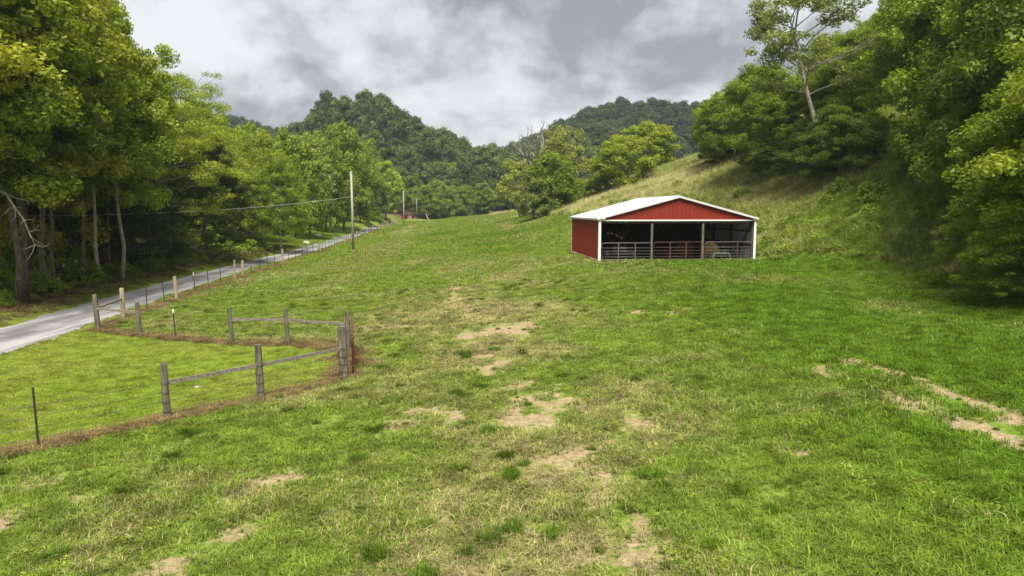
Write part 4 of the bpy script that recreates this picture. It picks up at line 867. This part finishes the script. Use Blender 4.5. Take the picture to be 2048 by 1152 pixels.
def blades(name, seed, n, Rr, h0, h1_, w, lean, mat, curl=.5, leafy=0.0):
    rng = np.random.default_rng(seed); a = rng.random(n)*2*math.pi; r = Rr*np.sqrt(rng.random(n)); base = np.stack([r*np.cos(a), r*np.sin(a), np.full(n, -.01)], 1)
    # clumping: pull blades towards a few tuft centres
    tc = rng.uniform(-Rr, Rr, (max(3, n//9), 2)); j = rng.integers(0, len(tc), n); k = rng.random(n) < .6; base[k,:2] = tc[j[k]] + rng.normal(0, Rr*.06, (k.sum(), 2))
    hh = rng.uniform(h0, h1_, n)*np.where(rng.random(n) < .1, 1.5, 1.0); yaw = rng.random(n)*2*math.pi; ln = np.abs(rng.normal(lean, lean*.6, n)); d = np.stack([np.cos(yaw), np.sin(yaw), np.zeros(n)], 1)
    s = np.stack([-np.sin(yaw), np.cos(yaw), np.zeros(n)], 1)*(w*rng.uniform(.6,1.4,n))[:,None]*.5; up = np.array((0,0,1.0))
    m_ = base + d*(hh*ln*.35)[:,None] + up*(hh*.6)[:,None]; tp = base + d*(hh*ln*(1+curl))[:,None] + up*(hh*np.clip(1 - .35*ln, .2, 1))[:,None]
    V = np.stack([base - s, base + s, m_ + s*.8, m_ - s*.8, tp], 1).reshape(-1,3); q = np.arange(n)*5
    F = np.stack([np.stack([q,q+1,q+2],1), np.stack([q,q+2,q+3],1), np.stack([q+3,q+2,q+4],1)],1).reshape(-1,3)
    me_ = tri_mesh(name, V, F, 3, [('cv','FACE','FLOAT',np.repeat(rng.random(n), 3)), ('cd','FACE','FLOAT',np.repeat(rng.random(n), 3))]); me_.materials.append(mat); return me_
def mat_grass(name, g1, g2, lush, lawn, s1, s2, trans=.25):
    t = NT(new_mat(name)); ti = t.n('ShaderNodeSeparateXYZ'); t.t.links.new(t.attr('tint', 'INSTANCER', 'Vector'), ti.inputs[0]); cv = t.attr('cv'); cd = t.attr('cd')
    g = t.mix(cv, g1, g2); g = t.mix(t.math('MULTIPLY', ti.outputs[1], .8), g, t.mix(cv, tuple(k*.6 for k in lush), lush)); g = t.mix(ti.outputs[2], g, t.mix(cv, tuple(k*.75 for k in lawn), lawn))
    isd = t.ss(t.math('SUBTRACT', ti.outputs[0], cd), -.04, .04); c = t.mix(isd, g, t.mix(cv, s1, s2))
    bv = t.math('ADD', .46, t.math('ADD', t.math('MULTIPLY', t.rand(), .36), t.math('MULTIPLY', t.ss(t.noise(1.6, 5, .62, t.pos()), .34, .66), .58)))
    sc_ = t.n('ShaderNodeVectorMath', operation='SCALE'); t.t.links.new(c, sc_.inputs[0]); t.t.links.new(bv, sc_.inputs['Scale']); c = sc_.outputs[0]
    d = t.n('ShaderNodeBsdfDiffuse'); t.t.links.new(c, d.inputs[0]); tr = t.n('ShaderNodeBsdfTranslucent'); t.t.links.new(c, tr.inputs[0]); mx = t.n('ShaderNodeMixShader'); mx.inputs[0].default_value = trans
    t.t.links.new(d.outputs[0], mx.inputs[1]); t.t.links.new(tr.outputs[0], mx.inputs[2]); return t.out(mx.outputs[0])
GRASS = mat_grass('grass_blades', (.095,.155,.017), (.270,.350,.056), (.125,.240,.017), (.262,.345,.040), (.26,.215,.095), (.50,.425,.215), .3)
TUFT = mat_grass('tuft_blades', (.085,.145,.015), (.215,.295,.040), (.090,.175,.014), (.2,.3,.04), (.20,.165,.075), (.38,.32,.16), .3)
DEADG = mat_grass('dead_grass_blades', (.135,.090,.040), (.29,.21,.10), (.12,.15,.03), (.2,.2,.05), (.25,.18,.085), (.42,.32,.16))
TALLG = mat_grass('tall_hay_blades', (.18,.25,.028), (.37,.45,.065), (.175,.28,.024), (.2,.25,.04), (.46,.41,.18), (.70,.64,.34), .45)
def grid_pts(y0, y1, step, rng, xf=lambda y: (.80*y + 3)):
    ys_ = np.arange(y0, y1, step); out = []
    for yv in ys_:
        xm = xf(yv); x_ = np.arange(-xm, xm, step); out.append(np.stack([x_ + rng.uniform(-.55,.55,len(x_))*step, yv + rng.uniform(-.55,.55,len(x_))*step], 1))
    return np.vstack(out)
rng = np.random.default_rng(99)
pg_near = [blades('pg%d' % k, 100+k, 300, .32, .05, .115, .012, .8, GRASS, .25) for k in range(5)]
pg_tuft = [blades('pt%d' % k, 120+k, 220, .19, .09, .22, .012, .7, TUFT) for k in range(4)]
pg_far = [blades('pf%d' % k, 130+k, 320, .75, .06, .13, .026, .8, GRASS) for k in range(4)]
pg_lawn = [blades('pl%d' % k, 140+k, 380, .36, .022, .05, .011, .8, GRASS) for k in range(4)]
pg_clover = [bush_mesh('clover%d' % k, 170+k, 16, .22, .07, 16, .045, .07, 'weed') for k in range(3)]
pg_dead = [blades('pd%d' % k, 150+k, 260, .34, .06, .20, .010, .9, DEADG) for k in range(4)]
pg_tall = [blades('ph%d' % k, 160+k, 300, .6, .25, .62, .020, .40, TALLG) for k in range(4)]
C_near = proto_collection('pasture_tuft', pg_near + pg_tuft + pg_far + pg_lawn + pg_clover); C_dead = proto_collection('dead_tuft', pg_dead); C_tall = proto_collection('tall_tuft', pg_tall)
def emit(Q, keep, idx, sc, tint, acc):
    Q = Q[keep]; x, y = Q[:,0], Q[:,1]; n = normals(x, y); acc.append((np.column_stack([x, y, h(x, y)]), eulers(n, rng), np.repeat(sc[keep][:,None], 3, 1), idx[keep], tint[keep]))
def cat(acc): return [np.concatenate([a[i] for a in acc]) for i in range(5)]
acc = []
for y0, y1, st, kind in ((7.5, 22, .36, 0), (22, 42, .44, 0), (42, 70, .8, 2), (70, 130, 1.3, 2), (130, 236, 2.3, 2)):
    Q = grid_pts(y0, y1, st, rng); M = masks(Q[:,0], Q[:,1]); n = len(Q)
    pas = (M['lawn'] < .5) & (M['road'] < .5) & (M['hay'] < .55) & (M['litter'] < .5) & (M['db'] > .25) & (M['strip'] < .6)
    dens = np.clip(1.05 - 1.2*M['bare'], 0.05, 1)*np.clip(1.15 - .45*M['dry'], .4, 1)
    keep = pas & (rng.random(n) < dens); tint = np.stack([np.clip((M['dry']*.85 + .35*M['bare'])*(1 - .6*M['lush']), 0, .95), M['lush'], np.zeros(n)], 1)
    sc = rng.uniform(.75, 1.25, n)*(.75 + .6*M['n2'])*(1 + .35*M['lush'])*(1 if kind == 0 else 1.0 + .5*(y0 > 60) + .7*(y0 > 120))
    emit(Q, keep, (rng.integers(0, 5, n) if kind == 0 else 9 + rng.integers(0, 4, n)), sc, tint, acc)
    if kind == 0:      # bigger darker tufts
        Q = grid_pts(y0, y1, .55, rng); M = masks(Q[:,0], Q[:,1]); n = len(Q)
        pas = (M['lawn'] < .5) & (M['road'] < .5) & (M['hay'] < .55) & (M['litter'] < .5) & (M['db'] > .4) & (M['strip'] < .5)
        keep = pas & (rng.random(n) < sstep(.44, .66, M['n1'])*(1 - .75*M['bare'])*.38 + .22*(M['bare'] > .3)); tint = np.stack([M['dry']*.12, np.ones(n), np.zeros(n)], 1)
        emit(Q, keep, 5 + rng.integers(0, 4, n), rng.uniform(.35, 1.15, n)*np.where(M['bare'] > .3, .5, 1.0), tint, acc)
    if kind == 0:      # clover and broad-leaved plants in the lush ground
        Q = grid_pts(y0, y1, .5, rng); M = masks(Q[:,0], Q[:,1]); n = len(Q); cl_ = fbm(Q[:,0], Q[:,1], 2.2, 88)
        keep = (M['lawn'] < .5) & (M['road'] < .5) & (M['hay'] < .5) & (M['litter'] < .5) & (M['db'] > .4) & (M['bare'] < .3) & (rng.random(n) < sstep(.5, .66, cl_)*(.15 + .5*M['lush']))
        emit(Q, keep, 17 + rng.integers(0, 3, n), rng.uniform(.7, 1.5, n), np.zeros((n,3)), acc)
    st2 = st if kind == 0 else st*.75
    Q = grid_pts(y0, y1, st2, rng); Q = Q[Q[:,0] < -3]; M = masks(Q[:,0], Q[:,1]); n = len(Q)
    keep = (M['lawn'] > .5) & (M['road'] < .5) & (M['strip'] < .5); tint = np.stack([np.clip(.08 + (M['n2']-.5)*.6, 0, .5), np.clip((M['n1']-.42)*1.8, 0, .8), np.clip(.9 - (M['n3'] - .5), .4, 1)], 1)
    emit(Q, keep, 13 + rng.integers(0, 4, n), rng.uniform(.8, 1.3, n)*(1 if kind == 0 else 1.8), tint, acc)
scatter('pasture_grass', C_near, *cat(acc), 'short grazed and mown grass covering pasture and lawn')
# dead grass under the fences and leaf litter verge
acc = []
for L, ymax in ((FENCE_N, 99), (FENCE_F, 99), (FENCE_R, 150), ([(-5.3,21.4),(-6.2,26)], 99)):
    for (ax_, ay), (bx, by) in zip(L[:-1], L[1:]):
        if ay > ymax: continue
        ln = math.hypot(bx-ax_, by-ay); n = int(ln*(11 if ay < 60 else 6)); f = rng.random(n); w_ = .11 if len(L) > 2 else .28
        Q = np.stack([ax_ + (bx-ax_)*f + rng.normal(0, w_, n), ay + (by-ay)*f + rng.normal(0, w_, n)], 1); M = masks(Q[:,0], Q[:,1])
        emit(Q, (M['road'] < .5), rng.integers(0, 4, n), rng.uniform(.6, 1.15, n), np.stack([rng.uniform(.1,.7,n), rng.random(n)*.25, np.zeros(n)], 1), acc)
Q = grid_pts(28, 95, .75, rng); Q = Q[(Q[:,0] < road_left(Q[:,1]) - .5) & (Q[:,0] > road_left(Q[:,1]) - 9)]; n = len(Q)
emit(Q, rng.random(n) < .6, rng.integers(0, 4, n), rng.uniform(.6, 1.6, n), np.stack([rng.uniform(0,.5,n), np.clip(fbm(Q[:,0], Q[:,1], 3, 77)*2 - .6, 0, 1), np.zeros(n)], 1), acc)
scatter('dead_grass', C_dead, *cat(acc), 'brown sprayed-off dead grass strips along the fences and wood verge')
# tall grass of the hillside
acc = []
for y0, y1, st in ((12, 48, .6), (48, 80, .75), (80, 150, 1.05), (150, 240, 1.8)):
    Q = grid_pts(y0, y1, st, rng, lambda y: .85*y + 8); Q = Q[Q[:,0] > -10]; M = masks(Q[:,0], Q[:,1]); n = len(Q); keep = (M['hay'] > .35) & (M['db'] > .8)
    straw = np.clip(sstep(72, 98, Q[:,1])*.55 + (fbm(Q[:,0], Q[:,1], 7, 61) - .5)*1.6 + .14 + .25*(M['n1']-.5), .04, .96); lu = np.clip(1.1 - straw*1.4 + (M['n2']-.5), 0, 1)
    emit(Q, keep, rng.integers(0, 4, n), rng.uniform(.6, 1.25, n)*(1 + .35*(y0 > 79))*(.55 + .45*M['hay']), np.stack([straw, lu*.6, np.zeros(n)], 1), acc)
scatter('hillside_grass', C_tall, *cat(acc), 'tall straw and green meadow grass on the hillside')
# leafy weeds and brambles
wm_ = [bush_mesh('weed%d' % k, 200+k, 12, .45, .55, 26, .12, .20, 'weed') for k in range(4)] + [bush_mesh('bramble%d' % k, 210+k, 26, .9, 1.1, 40, .16, .32, 'mid') for k in range(3)]
C_weed = proto_collection('weed', wm_); acc = []
Q = grid_pts(14, 110, 1.0, rng, lambda y: .85*y + 8); Q = Q[Q[:,0] > 0]; M = masks(Q[:,0], Q[:,1]); n = len(Q); wn_ = fbm(Q[:,0], Q[:,1], 6, 71)
keep = (M['hay'] > .5) & (rng.random(n) < sstep(.36, .58, wn_)*np.where(Q[:,1] < 80, .95, .3)); emit(Q, keep, np.where(rng.random(n) < .93, rng.integers(0, 4, n), 4 + rng.integers(0, 3, n)), rng.uniform(.6, 1.4, n), np.zeros((n,3)), acc)
Q = grid_pts(28, 130, 1.1, rng); Q = Q[(Q[:,0] < road_left(Q[:,1]) - 2.2) & (Q[:,0] > road_left(Q[:,1]) - 16)]; n = len(Q); M = masks(Q[:,0], Q[:,1])
emit(Q, (rng.random(n) < .35) & (M['lawn'] < .5), np.where(rng.random(n) < .4, rng.integers(0, 4, n), 4 + rng.integers(0, 3, n)), rng.uniform(.6, 1.5, n), np.zeros((n,3)), acc)
scatter('weeds', C_weed, *cat(acc), 'leafy weeds and brambles on the bank and along the wood edge')
# far forest on the hills and deep wood behind the front rows
C_far = proto_collection('forest_crown', [PROTO['far%d' % k][1] for k in range(4)])
def recol(me_, lm): m2 = me_.copy(); m2.materials.clear(); m2.materials.append(LEAF[lm]); return m2
C_far2 = proto_collection('dark_forest_crown', [recol(PROTO['far%d' % k][1], 'deep') for k in range(4)])
C_wood = proto_collection('wood_crown', [PROTO[k][1] for k in ('mid1','mid2','mid3')])
def forest(name, coll, ncoll, gen, step, smin, smax, label, sz=1.0):
    Q = gen(step); n = len(Q); x, y = Q[:,0], Q[:,1]; s = rng.uniform(smin, smax, n); rot = np.zeros((n,3)); rot[:,2] = rng.random(n)*6.28
    scatter(name, coll, np.column_stack([x, y, h(x, y) - .3]), rot, np.stack([s*rng.uniform(.85,1.2,n), s*rng.uniform(.85,1.2,n), s*sz*rng.uniform(.85,1.2,n)], 1), rng.integers(0, ncoll, n), np.zeros((n,3)), label)
def hillgen(x0, x1, y0, y1, cond=None):
    def g(st):
        X, Y = np.meshgrid(np.arange(x0, x1, st), np.arange(y0, y1, st)); Q = np.stack([X.ravel(), Y.ravel()], 1); Q = Q + rng.uniform(-.5,.5,Q.shape)*st
        if cond is not None: Q = Q[cond(Q[:,0], Q[:,1])]
        return Q
    return g
forest('hill_forest', C_far, 4, hillgen(-210, 60, 322, 470, lambda x, y: np.abs(x) < .62*y), 6.4, .55, 1.55, 'dense forest covering the nearer rounded hill left of centre')
forest('hill_forest', C_far2, 4, hillgen(-20, 470, 285, 700, lambda x, y: (np.abs(x) < .85*y) & ((y > 400) | (x > 40))), 7.5, .6, 1.5, 'dark dense forest on the hill right of centre')
forest('hill_forest', C_far2, 4, hillgen(-620, -20, 470, 900, lambda x, y: (np.abs(x) < .85*y)), 9.0, .85, 1.3, 'dark forest on the distant ridges at the valley end')
forest('deep_wood', C_wood, 3, hillgen(-130, -36, 48, 320, lambda x, y: (x < road_left(y) - np.where(y < 92, 14, 19)) & (np.abs(x) < .95*y + 6)), 6.5, .75, 1.3, 'wood mass filling in behind the front row of trees on the left')
forest('deep_wood', C_wood, 3, hillgen(20, 150, 22, 330, lambda x, y: (x > np.interp(y, [20,40,55,70,90,110,140,180,330], [29,34,42,48,50,52,56,66,110])) & (np.abs(x) < .95*y + 12)), 6.5, .4, .8, 'wood mass on the upper hillside at right')

# ------------------------------------------------------------------ air
hz = MB(); hz.box(-720, 720, -110, 1010, -12, 150); o = hz.mesh('haze'); ob = tag(link('haze', o), 'thin pale valley haze', None, None, 'stuff')
m_ = new_mat('haze_air'); vo = m_.node_tree.nodes.new('ShaderNodeVolumePrincipled'); vo.inputs['Density'].default_value = HAZE_D; vo.inputs['Color'].default_value = (.80,.88,1.0,1); vo.inputs['Anisotropy'].default_value = 0.2
mo = m_.node_tree.nodes.new('ShaderNodeOutputMaterial'); m_.node_tree.links.new(vo.outputs[0], mo.inputs['Volume']); o.materials.append(m_)
